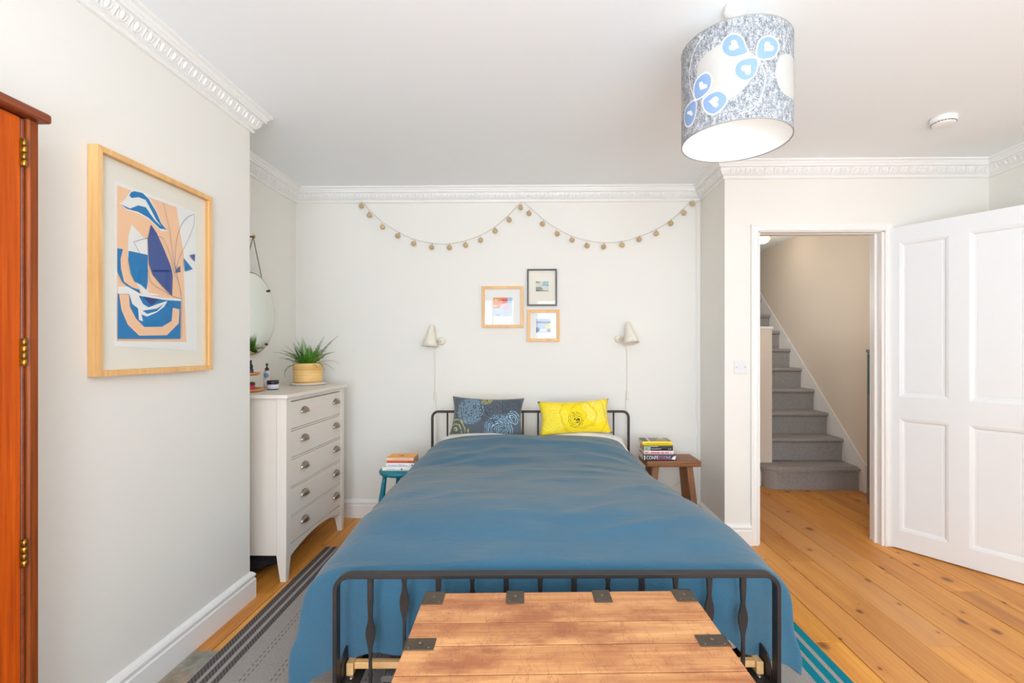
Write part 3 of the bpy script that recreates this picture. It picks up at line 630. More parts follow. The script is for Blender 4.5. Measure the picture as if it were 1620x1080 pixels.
hl = thing('hall_ceiling_light', 'brass and glass flush light on the hall ceiling above the stairs', 'ceiling light', (2.60, 5.62, 2.645))
MB().lathe([(.09, 0), (.09, -.02), (.075, -.03), (.0001, -.03)], 28).build('backplate', M_BRASS, hl)
t = NT('lit_glass'); t.col(lin((255, 240, 215))); t.b.inputs['Emission Color'].default_value = (1, .85, .62, 1); t.b.inputs['Emission Strength'].default_value = 1.2
MB().lathe([(.07, -.03), (.078, -.05), (.06, -.085), (.03, -.10), (.0001, -.104)], 28).build('glass_shade', t.m, hl)
pl = bpy.data.lights.new('hall_lamp', 'POINT'); pl.energy = 1.6; pl.color = (1, .86, .68); pl.shadow_soft_size = .07
o = bpy.data.objects.new('hall_lamp', pl); C.objects.link(o); o.location = (2.60, 5.62, 2.46)

# hearth slab of the chimney breast
t = NT('hearth_stone'); t.set(Roughness=.7)
v = t.coords(); n = t.noise(v, 14, 6, .65); n2 = t.noise(v, 5, 4)
t.col(t.mix(t.ramp(n2, [(.42, 0.0), (.6, 1.0)]), t.ramp(n, [(.3, lin((98, 100, 92))), (.7, lin((168, 160, 146)))]), t.ramp(n, [(.3, lin((120, 104, 88))), (.7, lin((178, 160, 138)))])))
t.bump(n, .2, .004)
M_STONE = t.m
o = MB().box((-.30, -.35, .0008), (.30, .35, .006), .002).build('hearth_slab', M_STONE, loc=(-1.20, 1.74, 0)); tag(o, 'grey mottled stone hearth slab set into the boards along the left wall', 'hearth')
# ================================================================== WARDROBE
M_TEAK = wood('teak_door', (150, 52, 0), (204, 88, 0), 2, 9, .5, 5, False, .6, .1, .3)
M_TEAK2 = wood('teak_stile', (92, 42, 8), (150, 72, 20), 2, 12, .45, 5, False, .6, .1, .3)
M_TEAK3 = wood('teak_top', (104, 48, 24), (142, 70, 36), 1, 10, .4, 5, False, .5, .1)
wr = thing('wardrobe', 'tall orange teak wardrobe with brass hinges at the left edge', 'wardrobe', (-1.35, .80, 0))
m = MB()
m.box((-.54, -.49, .05), (-.03, .487, 1.935)); m.build('carcass', M_TEAK2, wr)
MB().box((-.03, .459, .05), (.002, .487, 1.935), .004).build('stile', M_TEAK2, wr)
MB().box((-.03, .4475, .06), (-.006, .4585, 1.93), .003).build('bead', M_TEAK3, wr)
MB().box((-.03, -.49, .05), (.002, -.435, 1.935), .004).build('stile', M_TEAK2, wr)
d = MB().box((-.028, -.015, .06), (-.004, .446, 1.93), .003).build('door', M_TEAK, wr)
d2 = MB().box((-.028, -.434, .06), (-.004, -.018, 1.93), .003).build('door', M_TEAK, wr)
m = MB(); m.box((-.55, -.505, 1.935), (.022, .505, 1.962), .010, seg=3); m.build('top', M_TEAK3, wr)
MB().box((-.52, -.47, 0), (-.05, .47, .05)).build('plinth', M_TEAK3, wr)
hg = None
M_BRASSD = plain('aged_brass', (150, 112, 52), .4, 1)
for z in (.784, 1.313, 1.838):
    m = MB()
    for i in range(4):
        a = -.036 + i * .018
        m.lathe([(.0035, a + .001), (.005, a + .002), (.005, a + .016), (.0035, a + .017)], 10, mi=i % 2)
    m.lathe([(.0001, .0375), (.0045, .0365), (.0035, .035)], 8, mi=1); m.box((-.006, -.008, -.036), (-.002, .008, .036), mi=1)
    if hg is None: hg = m.build('hinge', [M_BRASS, M_BRASSD], wr, (.001, .4495, z))
    else: share(hg, 'hinge', wr, (.001, .4495, z))
MB().lathe([(.012, 0), (.009, .014), (.016, .026), (.0001, .032)], 16, (-.004, .03, 1.0), Matrix.Rotation(PI / 2, 4, 'Y')).build('knob', M_BRASS, d)
MB().lathe([(.012, 0), (.009, .014), (.016, .026), (.0001, .032)], 16, (-.004, -.06, 1.0), Matrix.Rotation(PI / 2, 4, 'Y')).build('knob', M_BRASS, d2)

# ================================================================== PRINTS ON THE WALLS
M_ASH = wood('pale_wood', (214, 158, 92), (236, 190, 128), 2, 12, .45, 4, False, .4, .05)
M_MAT = plain('mount_card', (236, 230, 218), .9)
M_PAPER = plain('print_paper', (238, 236, 234), .9)
M_PEACH = plain('ink_peach', (248, 200, 162), .85)
M_BLUE = plain('ink_blue', (20, 122, 186), .85)
M_NAVY = plain('ink_navy', (62, 86, 150), .85)
M_NAVY2 = plain('ink_dark_navy', (36, 60, 128), .85)
M_LINE = plain('ink_line', (96, 108, 150), .85)


def frame_on_x(name, label, y0, y1, z0, z1, bar, depth, mat, wallx, group=None):
    r = thing(name, label, 'picture', (wallx, (y0 + y1) / 2, (z0 + z1) / 2), 0, group)
    hy, hz = (y1 - y0) / 2, (z1 - z0) / 2
    mk = lambda a, b, c, d: MB().prism([(a[0], a[1]), (b[0], b[1]), (c[0], c[1]), (d[0], d[1])], lambda p, q: Vector((0.002, p, q)), lambda p, q: Vector((depth, p, q))).build('frame_bar', mat, r)
    o = [(-hy, -hz), (hy, -hz), (hy, hz), (-hy, hz)]; i = [(-hy + bar, -hz + bar), (hy - bar, -hz + bar), (hy - bar, hz - bar), (-hy + bar, hz - bar)]
    for k in range(4): mk(o[k], o[(k + 1) % 4], i[(k + 1) % 4], i[k])
    return r, hy - bar, hz - bar


ar_, iy, iz = frame_on_x('framed_print', 'large blue and peach abstract print in a pale wood frame', 1.613, 2.193, 1.228, 2.018, .020, .036, M_ASH, XC)
MB().box((.004, -iy, -iz), (.014, iy, iz)).build('mount', M_MAT, ar_)
oy, oz = (1.613 + 2.193) / 2, (1.228 + 2.018) / 2


def flat_x(layers, mats, lines, name, parent, x0, step=.00025, lw=.0016, lmi=None):
    m = MB(); x = x0
    for key, mi in layers:
        pts = [(p[0] - oy, p[1] - oz) for p in ART[key]]
        m.poly([(x, a, b) for a, b in pts], mi); x += step
    for ln in lines:
        c = catmull([Vector((p[0] - oy, p[1] - oz, 0)) for p in ln], 5)
        for p, q in zip(c[:-1], c[1:]):
            d = (q - p); n = Vector((-d.y, d.x, 0)).normalized() * lw / 2
            m.poly([(x, *(p + n).xy), (x, *(q + n).xy), (x, *(q - n).xy), (x, *(p - n).xy)], lmi)
    bmesh.ops.recalc_face_normals(m.bm, faces=m.bm.faces)
    for f in m.bm.faces:
        if f.normal.x < 0: f.normal_flip()
    return m.build(name, mats, parent, recalc=False, weld=False)


flat_x([('sheet', 0), ('peach', 1), ('wleaf', 0), ('swoosh_w', 0), ('swoosh1', 2), ('swoosh2', 2), ('swoosh3', 0), ('blueL', 2), ('blueM', 2), ('blueL2', 2), ('navy', 3), ('navyband', 4), ('white', 0), ('blueB', 2),
        ('scr', 0), ('scrb', 2), ('navyT', 4), ('peachU', 1), ('r1', 2), ('r2', 3), ('r3', 5)], [M_PAPER, M_PEACH, M_BLUE, M_NAVY, M_NAVY2, M_LINE], ART_LINES, 'print', ar_, .0150, lmi=5)
MB().box((.023, -iy, -iz), (.0255, iy, iz)).build('glass', M_PANE, ar_)

M_BLACKF = plain('black_frame', (62, 58, 56), .4)
M_CREAM = plain('cream_card', (236, 228, 214), .9)


def small_print(label, x0, x1, z0, z1, bar, mat, card, art, depth=.022):
    r = thing('small_framed_print', label, 'picture', ((x0 + x1) / 2, YB, (z0 + z1) / 2), 0, 'small prints over the bed')
    hx, hz = (x1 - x0) / 2, (z1 - z0) / 2
    o = [(-hx, -hz), (hx, -hz), (hx, hz), (-hx, hz)]; i = [(-hx + bar, -hz + bar), (hx - bar, -hz + bar), (hx - bar, hz - bar), (-hx + bar, hz - bar)]
    for k in range(4):
        MB().prism([o[k], o[(k + 1) % 4], i[(k + 1) % 4], i[k]], lambda p, q: Vector((p, -.002, q)), lambda p, q: Vector((p, -depth, q))).build('frame_bar', mat, r)
    MB().box((-hx + bar, -.009, -hz + bar), (hx - bar, -.004, hz - bar)).build('mount', card, r)
    m = MB(); y = -.0094; mats = []
    for colr, pts in art:
        mt = plain('ink', colr, .9); mats.append(mt)
        m.poly([((p[0] - .5) * 2 * hx, y, (.5 - p[1]) * 2 * hz) for p in pts], len(mats) - 1); y -= .0002
    for f in m.bm.faces:
        f.normal_update()
        if f.normal.y > 0: f.normal_flip()
    m.build('print', mats, r, recalc=False, weld=False)
    MB().box((-hx + bar, -.016, -hz + bar), (hx - bar, -.0145, hz - bar)).build('glass', M_PANE, r)


def R(a, b, c, d): return [(a, b), (c, b), (c, d), (a, d)]


rr = random.Random(5)
art1 = [((206, 214, 226), R(.27, .27, .73, .73)), ((232, 150, 110), [(.27, .27), (.62, .27), (.62, .40), (.46, .44), (.42, .53), (.27, .53)]), ((176, 196, 214), R(.62, .27, .73, .42)),
        ((214, 92, 70), [(.47, .30), (.60, .32), (.59, .42), (.48, .42)]), ((244, 206, 150), R(.30, .30, .38, .36)), ((246, 214, 170), R(.28, .45, .36, .49)), ((222, 196, 200), [(.46, .46), (.66, .43), (.68, .58), (.48, .58)])]
for q in range(26):
    a, b = rr.uniform(.28, .70), rr.uniform(.28, .71)
    art1.append(((70, 66, 84) if q % 3 else (122, 96, 100), R(a, b, min(.73, a + rr.uniform(.008, .035)), min(.73, b + rr.uniform(.008, .02)))))
small_print('peach and blue patchwork print in a square pale wood frame over the bed', -.432, -.109, 1.493, 1.816, .0215, M_ASH, M_PAPER, art1)
art2 = [((214, 214, 200), R(.29, .33, .72, .60)), ((120, 136, 140), [(.29, .33), (.47, .345), (.40, .37), (.29, .375)]), ((140, 176, 190), [(.55, .34), (.72, .33), (.72, .47), (.60, .44), (.50, .45)]),
        ((176, 210, 220), [(.48, .40), (.72, .36), (.72, .42)]), ((150, 152, 140), [(.29, .49), (.46, .48), (.55, .56), (.29, .58)]), ((96, 96, 84), [(.29, .57), (.72, .585), (.72, .60), (.29, .60)])]
small_print('tiny seascape in a thin black frame above the little landscape print', -.079, .153, 1.662, 1.949, .0115, M_BLACKF, M_CREAM, art2)
art3 = [((186, 196, 214), R(.28, .28, .72, .72)), ((120, 128, 146), [(.28, .38), (.40, .37), (.55, .385), (.72, .365), (.72, .42), (.28, .42)]), ((236, 216, 130), [(.60, .47), (.72, .44), (.72, .58), (.62, .58), (.56, .53)]),
        ((96, 112, 146), [(.28, .56), (.36, .55), (.39, .65), (.30, .72), (.28, .72)]), ((160, 150, 150), [(.62, .62), (.72, .60), (.72, .72), (.66, .70)]), ((216, 222, 232), R(.40, .60, .60, .70))]
small_print('little grey-blue landscape print in a wood frame below the black frame', -.079, .173, 1.384, 1.632, .0235, M_ASH, M_PAPER, art3)

# ================================================================== GARLAND
M_BALL = plain('champagne_metal', (206, 178, 136), .35, .45, (60, .6))
M_WIRE = plain('beige_wire', (196, 184, 164), .6)
gl = thing('ball_garland', 'string garland of small golden balls hung in two swags under the cornice', 'garland', (-.08, 3.77, 2.49))
gx, gy, gz = gl.location
pk = CABLE.index(min(CABLE[9:13], key=lambda p: -p[1]))
tail = [(1.228, 2.478), (1.236, 2.44), (1.238, 2.2), (1.240, 1.8), (1.238, 1.4), (1.243, 1.0), (1.235, .86), (1.246, .78), (1.258, .70), (1.245, .62), (1.250, .50), (1.252, .30), (1.25, .16)]
m = MB()
seg1 = catmull([(x - gx, 3.778 - gy, z - gz) for x, z in CABLE[:pk + 1]], 4)
seg2 = catmull([(x - gx, 3.778 - gy, z - gz) for x, z in CABLE[pk:]], 4)
m.tube(seg1, .0017, 5); m.tube(seg2, .0017, 5)
m.build('string', M_WIRE, gl)
m = MB(); m.tube(catmull([(CABLE[-1][0] - gx, .008, CABLE[-1][1] - gz)] + [(x - gx, .012, z - gz) for x, z in tail], 4), .0026, 6); m.build('lead', M_WHITE, gl)
b0 = None
for x, z in BALLS:
    if b0 is None:
        m = MB()
        bmesh.ops.create_icosphere(m.bm, subdivisions=2, radius=.019)
        bmesh.ops.poke(m.bm, faces=m.bm.faces, offset=.0022)
        m.lathe([(.004, .018), (.004, .024), (.0015, .026), (.0015, .036)], 8, caps=False)
        b0 = m.build('ball', M_BALL, gl, (x - gx, -.008, z - gz))
    else:
        share(b0, 'ball', gl, (x - gx, -.008, z - gz), (rr.uniform(-.5, .5), rr.uniform(-.3, .3), rr.uniform(0, 6)))

# ================================================================== WALL LAMPS
M_LAMP = plain('lamp_ivory', (228, 220, 204), .5)


def wall_lamp(label, x, mx, ztop, tilt, turn, sw):
    r = thing('wall_lamp', label, 'lamp', (x, YB, ztop), 0, 'cone lamps either side of the bed')
    m = MB()
    mt = Matrix.Rotation(tilt, 4, 'Y') @ Matrix.Rotation(turn, 4, 'X')
    m.lathe([(.0001, 0), (.012, -.002), (.018, -.014), (.032, -.07), (.050, -.13), (.060, -.168), (.057, -.168), (.047, -.13), (.029, -.07), (.015, -.016), (.0001, -.006)], 28, (0, -.088, .0), mt)
    m.build('shade', M_LAMP, r)
    MB().lathe([(.032, 0), (.032, .010), (.026, .018), (.0001, .02)], 24, (mx, -.001, -.125), Matrix.Rotation(PI / 2, 4, 'X')).build('wall_plate', M_LAMP, r)
    MB().tube(catmull([(mx, -.02, -.125), (mx * .8, -.05, -.12), (mx * .4, -.08, -.10), (0, -.088, -.06)], 5), .006, 8).build('arm', M_LAMP, r)
    MB().sphere((0, -.088, -.12), .022, 12, 8).build('bulb', M_WHITE, r)
    m = MB()
    zf = .05 - ztop
    pts = [(mx * .5, -.012, -.14), (.006, -.010, -.20), (.010, -.007, -.35), (.008, -.007, sw - ztop + .04), (.014 if mx > 0 else .0, -.007, sw - ztop - .06), (.022 if mx > 0 else .012, -.008, sw - ztop - .25), (.02, -.012, zf + .25)] + ([(.02, -.03, zf)] if mx > 0 else [(.14, -.010, zf + .12), (.30, -.008, zf + .15), (.43, -.008, zf + .24), (.50, -.008, zf + .12), (.52, -.030, zf - .04)])
    m.tube(catmull(pts, 5), .0028, 6); m.build('flex', M_LAMP, r)
    MB().box((.002, -.020, sw - ztop - .035), (.020, -.004, sw - ztop + .03), .004).build('switch', M_LAMP, r)
    return r


wall_lamp('ivory cone wall lamp over the teal stool, shade pointing straight down', -.812, .06, 1.512, math.radians(4), math.radians(-4), .955)
wall_lamp('ivory cone wall lamp over the brown wooden stool, shade tipped outward', .690, -.055, 1.530, math.radians(-7), math.radians(-14), .965)

# ================================================================== PENDANT, SMOKE ALARM, SWITCH
t = NT('lampshade_linen'); t.set(Roughness=.9)
v = t.coords((1, 1, 1)); n = t.noise(v, 260, 3, .75); nb = t.noise(t.coords((1, 1, .5)), 90, 3, .7)
f = t.math('ADD', t.math('MULTIPLY', n, .6), t.math('MULTIPLY', nb, .4))
t.col(t.ramp(f, [(.40, lin((92, 98, 106))), (.50, lin((146, 150, 155))), (.60, lin((204, 205, 206)))]))
M_LINEN = t.m
t = NT('shade_lining'); t.set(Roughness=.6); t.col(lin((246, 247, 246))); M_LINING = t.m
M_CREAMD = plain('print_cream', (186, 184, 179), .9, var=.06)
M_SKY = plain('print_blue', (130, 157, 196), .9)
M_PW = plain('print_white', (216, 217, 218), .9)
SX, SY, SR, Z0, Z1 = .7307, 1.797, .19, 2.085, 2.426
pd = thing('pendant_lamp', 'drum pendant lampshade in grey linen with blue leaves and white hearts', 'lamp', (SX, SY, H))
z0, z1 = Z0 - H, Z1 - H
MB().lathe([(SR, z0), (SR, z1)], 64, caps=False).build('shade', M_LINEN, pd)
MB().lathe([(SR - .003, z0 + .001), (SR - .003, z1 - .001)], 64, caps=False).build('lining', M_LINING, pd)
for z in (z0, z1):
    MB().tube([(SR * math.cos(a) - .001 * math.cos(a), SR * math.sin(a) - .001 * math.sin(a), z) for a in [2 * PI * k / 64 for k in range(64)]], .0024, 6, closed=True).build('rim', plain('shade_rim', (150, 150, 148), .5), pd)
m = MB()


def on_cyl(pts, rad, mi):
    bmv = [(rad * math.cos(a), rad * math.sin(a), z - H) for a, z in pts]
    # cut the flat outline into strips so that it follows the drum
    q = bmesh.new(); f = q.faces.new([q.verts.new((a, 0, z)) for a, z in pts])
    lo, hi = min(p[0] for p in pts), max(p[0] for p in pts)
    k = math.ceil(lo / .06)
    while k * .06 < hi:
        bmesh.ops.bisect_plane(q, geom=q.verts[:] + q.edges[:] + q.faces[:], plane_co=(k * .06, 0, 0), plane_no=(1, 0, 0)); k += 1
    vm = {}
    for vv in q.verts: vm[vv] = m.bm.verts.new((rad * math.cos(vv.co.x), rad * math.sin(vv.co.x), vv.co.z - H))
    for ff in q.faces:
        nf = m.bm.faces.new([vm[x] for x in ff.verts]); nf.material_index = mi; nf.normal_update()
        c = nf.calc_center_median()
        if nf.normal.x * c.x + nf.normal.y * c.y < 0: nf.normal_flip()
    q.free()


def line_cyl(pts, rad, mi, wd):
    c = catmull([(a, z, 0) for a, z in pts], 6)
    for p, q in zip(c[:-1], c[1:]):
        d = Vector(((q.x - p.x) * rad, q.y - p.y)); n = Vector((-d.y, d.x)).normalized() * wd / 2
        on_cyl([(p.x + n.x / rad, p.y + n.y), (q.x + n.x / rad, q.y + n.y), (q.x - n.x / rad, q.y - n.y), (p.x - n.x / rad, p.y - n.y)], rad, mi)


extra = SHADE['cream'][0]
for pts in SHADE['cream'] + [[(a + 3.1, z) for a, z in extra]]:
    m = MB(); on_cyl(pts, SR + .0006, 0); m.build('circle_print', M_CREAMD, pd, recalc=False, weld=False)
for ln in SHADE_LINES:
    m = MB(); line_cyl(ln, SR + .0009, 0, .0035); m.build('vine_print', M_PW, pd, recalc=False, weld=False)
for p, q, h in zip(SHADE['rim'], SHADE['blue'], SHADE['heart']):
    m = MB(); on_cyl(p, SR + .0012, 1); on_cyl(q, SR + .0015, 0); on_cyl(h, SR + .0018, 1)
    m.build('leaf_print', [M_SKY, M_PW], pd, recalc=False, weld=False)
m = MB()
for k in range(3):
    a = 2 * PI * k / 3; m.tube([(.02 * math.cos(a), .02 * math.sin(a), z1 - .03), (SR * math.cos(a) * .99, SR * math.sin(a) * .99, z1 - .001)], .0018, 6)
m.build('shade_carrier', M_WHITE, pd)
MB().lathe([(.0001, -.040), (.016, -.036), (.034, -.03), (.040, -.022), (.042, 0)], 32).build('ceiling_rose', M_WHITE, pd)
MB().tube([(0, 0, -.035), (0, 0, z1 - .02)], .0035, 8).build('flex', M_WHITE, pd)
MB().lathe([(.017, z1 - .01), (.020, z1 - .03), (.020, z1 - .075), (.0001, z1 - .076)], 20).build('lamp_holder', M_WHITE, pd)
MB().lathe([(.013, z1 - .075), (.016, z1 - .09), (.030, z1 - .125), (.030, z1 - .145), (.018, z1 - .165), (.0001, z1 - .17)], 20).build('bulb', M_PW, pd)
pl = bpy.data.lights.new('pendant_glow', 'POINT'); pl.energy = 0.15; pl.color = (1, .95, .88); pl.shadow_soft_size = .03
o = bpy.data.objects.new('pendant_glow', pl); C.objects.link(o); o.location = (SX, SY, Z0 + .10)

sm = thing('smoke_alarm', 'round white smoke alarm on the ceiling near the open door', 'smoke alarm', (2.215, 2.675, H))
MB().lathe([(.056, -.03), (.060, -.026), (.062, -.01), (.062, 0)], 36).build('base', M_WHITE, sm)
MB().lathe([(.0001, -.044), (.04, -.043), (.052, -.038), (.055, -.0335), (.052, -.031)], 36).build('cover', M_WHITE, sm)
m = MB()
for k in range(24):
    a = 2 * PI * k / 24; m.box((.0535, -.004, -.0345), (.0568, .004, -.0318), mat=Matrix.Rotation(a, 4, 'Z'))
stuff(m.build('vents', plain('vent_grey', (120, 120, 122), .7), sm))

sw = thing('light_switch', 'white rocker light switch with two screws beside the door frame', 'light switch', (1.375, YD, 1.202))
M_SW = plain('switch_plastic', (222, 222, 222), .35)
MB().box((-.044, -.008, -.044), (.044, -.0005, .044), .003, seg=2).build('plate', M_SW, sw)
MB().box((-.011, -.0115, -.013), (.011, -.0075, .013), .0015).build('rocker', M_SW, sw)
for s in (-1, 1):
    MB().lathe([(.0038, 0), (.0034, .0012), (.0001, .0014)], 12, (s * .030, -.008, 0), Matrix.Rotation(PI / 2, 4, 'X')).build('screw', plain('screw_grey', (150, 150, 148), .35, .8), sw)
# ================================================================== CHEST OF DRAWERS
M_CHEST = plain('chest_paint', (230, 221, 210), .38)
M_CUP = plain('bronze_cup', (150, 136, 120), .28, .9)
cd = thing('chest_of_drawers', 'stone painted chest of five drawers with metal cup handles in the alcove', 'chest of drawers', (-1.425, 3.13, 0))
YN, YF = -.41, .415          # near and far ends
ZT = 1.065
MB().box((-.478, YN - .022, ZT - .022), (.018, YF + .022, ZT), .004, seg=2).build('top', M_CHEST, cd)
lw = .056
for sx0, sx1, front in ((-lw, 0, 1), (-.462, -.462 + lw, 0)):
    for y0, y1, near in ((YN, YN + lw, 1), (YF - lw, YF, 0)):
        m = MB(); m.box((sx0, y0, .15), (sx1, y1, ZT - .022), .002)
        ix0, ix1 = (sx0 + .020, sx1 - .004) if front else (sx0 + .004, sx1 - .02)
        iy0, iy1 = (y0 + .004, y1 - .022) if near else (y0 + .022, y1 - .004)
        m.hexa([Vector(p) for p in ((ix0, iy0, 0), (ix1, iy0, 0), (ix1, iy1, 0), (ix0, iy1, 0))], [Vector(p) for p in ((sx0, y0, .151), (sx1, y0, .151), (sx1, y1, .151), (sx0, y1, .151))])
        m.build('leg', M_CHEST, cd)
for y0, y1 in ((YN + .008, YN + .022), (YF - .022, YF - .008)):
    MB().box((-.462 + lw, y0, .148), (-lw, y1, ZT - .022)).build('side_panel', M_CHEST, cd)
MB().box((-.455, YN + lw, .16), (-.445, YF - lw, ZT - .022)).build('back_panel', M_CHEST, cd)
MB().box((-.45, YN + .02, .17), (-.022, YF - .02, .18)).build('bottom_panel', M_CHEST, cd)
zs = [1.022, .853, .686, .518, .351, .192]
m = MB()
m.box((-.03, YN + lw, 1.022), (-.004, YF - lw, ZT - .022))
for z in zs[1:-1]: m.box((-.03, YN + lw, z - .0055), (-.0035, YF - lw, z + .0035))
m.build('front_rail', M_CHEST, cd)
ap = [(YN + lw, .192)] + [(YN + lw + (YF - YN - 2 * lw) * k / 20, .125 + .05 * math.sin(PI * k / 20) ** .8) for k in range(21)] + [(YF - lw, .192)]
MB().prism(ap, lambda a, b: Vector((-.028, a, b)), lambda a, b: Vector((-.003, a, b))).build('apron', M_CHEST, cd)
cup = None; drw = None
for k in range(5):
    zt_, zb_ = zs[k] - (.0095 if k else .006), zs[k + 1] + .006
    hh = (zt_ - zb_) / 2; yc = (YN + YF) / 2; hy = (YF - YN) / 2 - lw - .003
    m = MB(); m.box((-.40, -hy, -hh), (-.004, hy, hh), .0015)
    d = m.build('drawer', M_CHEST, cd, (0, yc, (zt_ + zb_) / 2))
    for yy in (-.19, .275):
        if cup is None:
            m = MB(); rows = []
            for a in [PI * q / 12 / 2 for q in range(13)]:
                rows.append([Vector((-.004 + .026 * math.sin(max(b, 1e-3)) * math.cos(a), .046 * math.cos(b), -.014 + .034 * math.sin(max(b, 1e-3)) * math.sin(a))) for b in [PI * q / 16 for q in range(17)]])
            m.grid(rows)
            rim = [Vector((-.004 + .026 * math.sin(b), .046 * math.cos(b), -.014)) for b in [PI * q / 16 for q in range(17)]]
            m.tube(rim, .0022, 6)
            cup = m.build('cup_handle', M_CUP, d, (0, yy - .0, .018))
        else: share(cup, 'cup_handle', d, (0, yy, .018))

# ================================================================== FERN, TOILETRIES, MIRROR
M_BAMBOO = NT('bamboo_bands'); t = M_BAMBOO; t.set(Roughness=.4)
v = t.coords((3, 3, 60)); n = t.noise(v, 1.0, 4); t.col(t.ramp(n, [(.35, lin((222, 170, 98))), (.65, lin((246, 208, 140)))])); M_BAMBOO = t.m
M_FERN = [plain('fern_green_%d' % k, c, .5, spec=.3) for k, c in enumerate(((84, 142, 38), (116, 172, 52), (58, 112, 32)))]
M_STEM = plain('fern_stem', (96, 92, 48), .6)
M_SOIL = plain('soil', (58, 42, 30), .95)
pf = thing('potted_fern', 'green fern in a pale bamboo pot on the chest of drawers', 'plant', (-1.668, 3.49, ZT))
pf.scale = (1.07, 1.07, 1.04)
MB().lathe([(.0001, .002), (.105, .002), (.118, .012), (.120, .016), (.116, .017), (.102, .008), (.0001, .008)], 40).build('saucer', M_WHITE, pf)
m = MB()
m.lathe([(.0001, .010), (.088, .010), (.090, .03), (.0935, .148), (.0945, .150), (.090, .152), (.086, .148), (.085, .12)], 48, caps=False)
for z in (.032, .107): m.tube([((.0905 + z * .028) * math.cos(a), (.0905 + z * .028) * math.sin(a), z) for a in [2 * PI * k / 48 for k in range(48)]], .0014, 5, closed=True)
m.build('pot', M_BAMBOO, pf)
MB().lathe([(.0001, .132), (.05, .134), (.086, .128)], 24, caps=False).build('soil', M_SOIL, pf)
rf = random.Random(11)


def frond(az, elev, length, droop, thin, k):
    """one frond: a bent midrib with rows of leaflets"""
    m = MB(); p = Vector((.02 * math.cos(az), .02 * math.sin(az), .13)); e = elev; pts = [p.copy()]; n = 16
    for i in range(n):
        d = Vector((math.cos(az) * math.cos(e), math.sin(az) * math.cos(e), math.sin(e)))
        p = p + d * length / n; pts.append(p.copy()); e -= droop / n * (.4 + 1.4 * i / n)
    m.tube(pts, [.0016 * (1 - .7 * i / n) for i in range(n + 1)], 4, mi=1)
    side = Vector((-math.sin(az), math.cos(az), 0))
    for i in range(2 if not thin else 9, n + 1):
        f = i / n; t = (pts[min(i + 1, n)] - pts[i - 1]).normalized(); up = side.cross(t).normalized()
        for h in (0, .5):
            q = pts[i] - t * length / n * h
            ln = (.040 if not thin else .012) * math.sin(PI * min(1, .14 + .86 * f)) ** .7 * (1.0 - .5 * f) + .003
            for s in (-1, 1):
                d = (side * s + t * .28 + up * rf.uniform(-.15, .25)).normalized(); wv = t * ln * .13
                a = q; b = q + d * ln * .5 + wv + up * .001; c = q + d * ln; e_ = q + d * ln * .5 - wv + up * .001
                m._faces([a, e_, c, b], [(0, 1, 2, 3)], 0, True)
    return m.build('frond', [M_FERN[k % 3], M_STEM], pf, recalc=False, weld=False)


FR = []
for k in range(7): FR.append((k * .9 + rf.uniform(-.2, .2), rf.uniform(1.05, 1.45), rf.uniform(.15, .235), rf.uniform(.1, .6), False))
for k in range(10): FR.append((k * .628 + rf.uniform(-.2, .2), rf.uniform(.55, 1.0), rf.uniform(.15, .23), rf.uniform(.5, 1.3), False))
FR += [(.15, .98, .27, .25, False), (.0, 1.02, .29, .5, True), (PI - .35, .75, .24, .25, True), (PI - .2, .45, .22, .5, False), (.25, .55, .20, 1.3, True), (-.2, .35, .20, 1.4, True), (-.5, .5, .18, 1.9, True), (-2.5, .35, .19, 2.6, False), (-.8, .2, .17, .6, True)]
for k, a in enumerate(FR): frond(*a, k)

M_TRAYW = wood('tray_wood', (186, 124, 62), (222, 164, 98), 0, 14, .45, 2, False)
tr = thing('tiered_tray', 'round two tier wooden tray of toiletries on the chest of drawers', 'tray', (-1.792, 2.905, ZT))
M_PURPLE = plain('purple_bottle', (58, 36, 92), .2)
M_BLACKP = plain('black_plastic', (34, 30, 34), .35)
M_RED = plain('red_label', (186, 40, 70), .5)
M_LABEL = plain('white_label', (222, 222, 232), .5)
M_BLUEL = plain('blue_label', (86, 136, 166), .5)
M_NAVYP = plain('navy_glass', (34, 28, 66), .2)
for z, r, nm in ((0, .122, 'lower_tier'), (.098, .098, 'upper_tier')):
    MB().lathe([(.0001, z + .002), (r - .012, z + .001), (r, z + .010), (r + .002, z + .018), (r - .004, z + .018), (r - .014, z + .010), (.0001, z + .010)], 40).build(nm, M_TRAYW, tr)
MB().lathe([(.008, .01), (.008, .30), (.012, .305), (.0001, .312)], 12).build('post', M_TRAYW, tr)
tx, ty = tr.location.x, tr.location.y


def lathe_thing(name, label, cat, loc, parts, group=None):
    r = thing(name, label, cat, loc, 0, group)
    for nm, prof, mat in parts: MB().lathe(prof, 24).build(nm, mat, r)
    return r


def pump(z, r, mat):
    return [('collar', [(r * .9, z), (r, z + .002), (r, z + .016), (r * .5, z + .02), (r * .35, z + .02), (r * .35, z + .034), (.0001, z + .034)], mat),
            ('nozzle', [(.0055, z + .034), (.0075, z + .036), (.0075, z + .046), (.003, z + .048), (.0001, z + .048)], mat)]


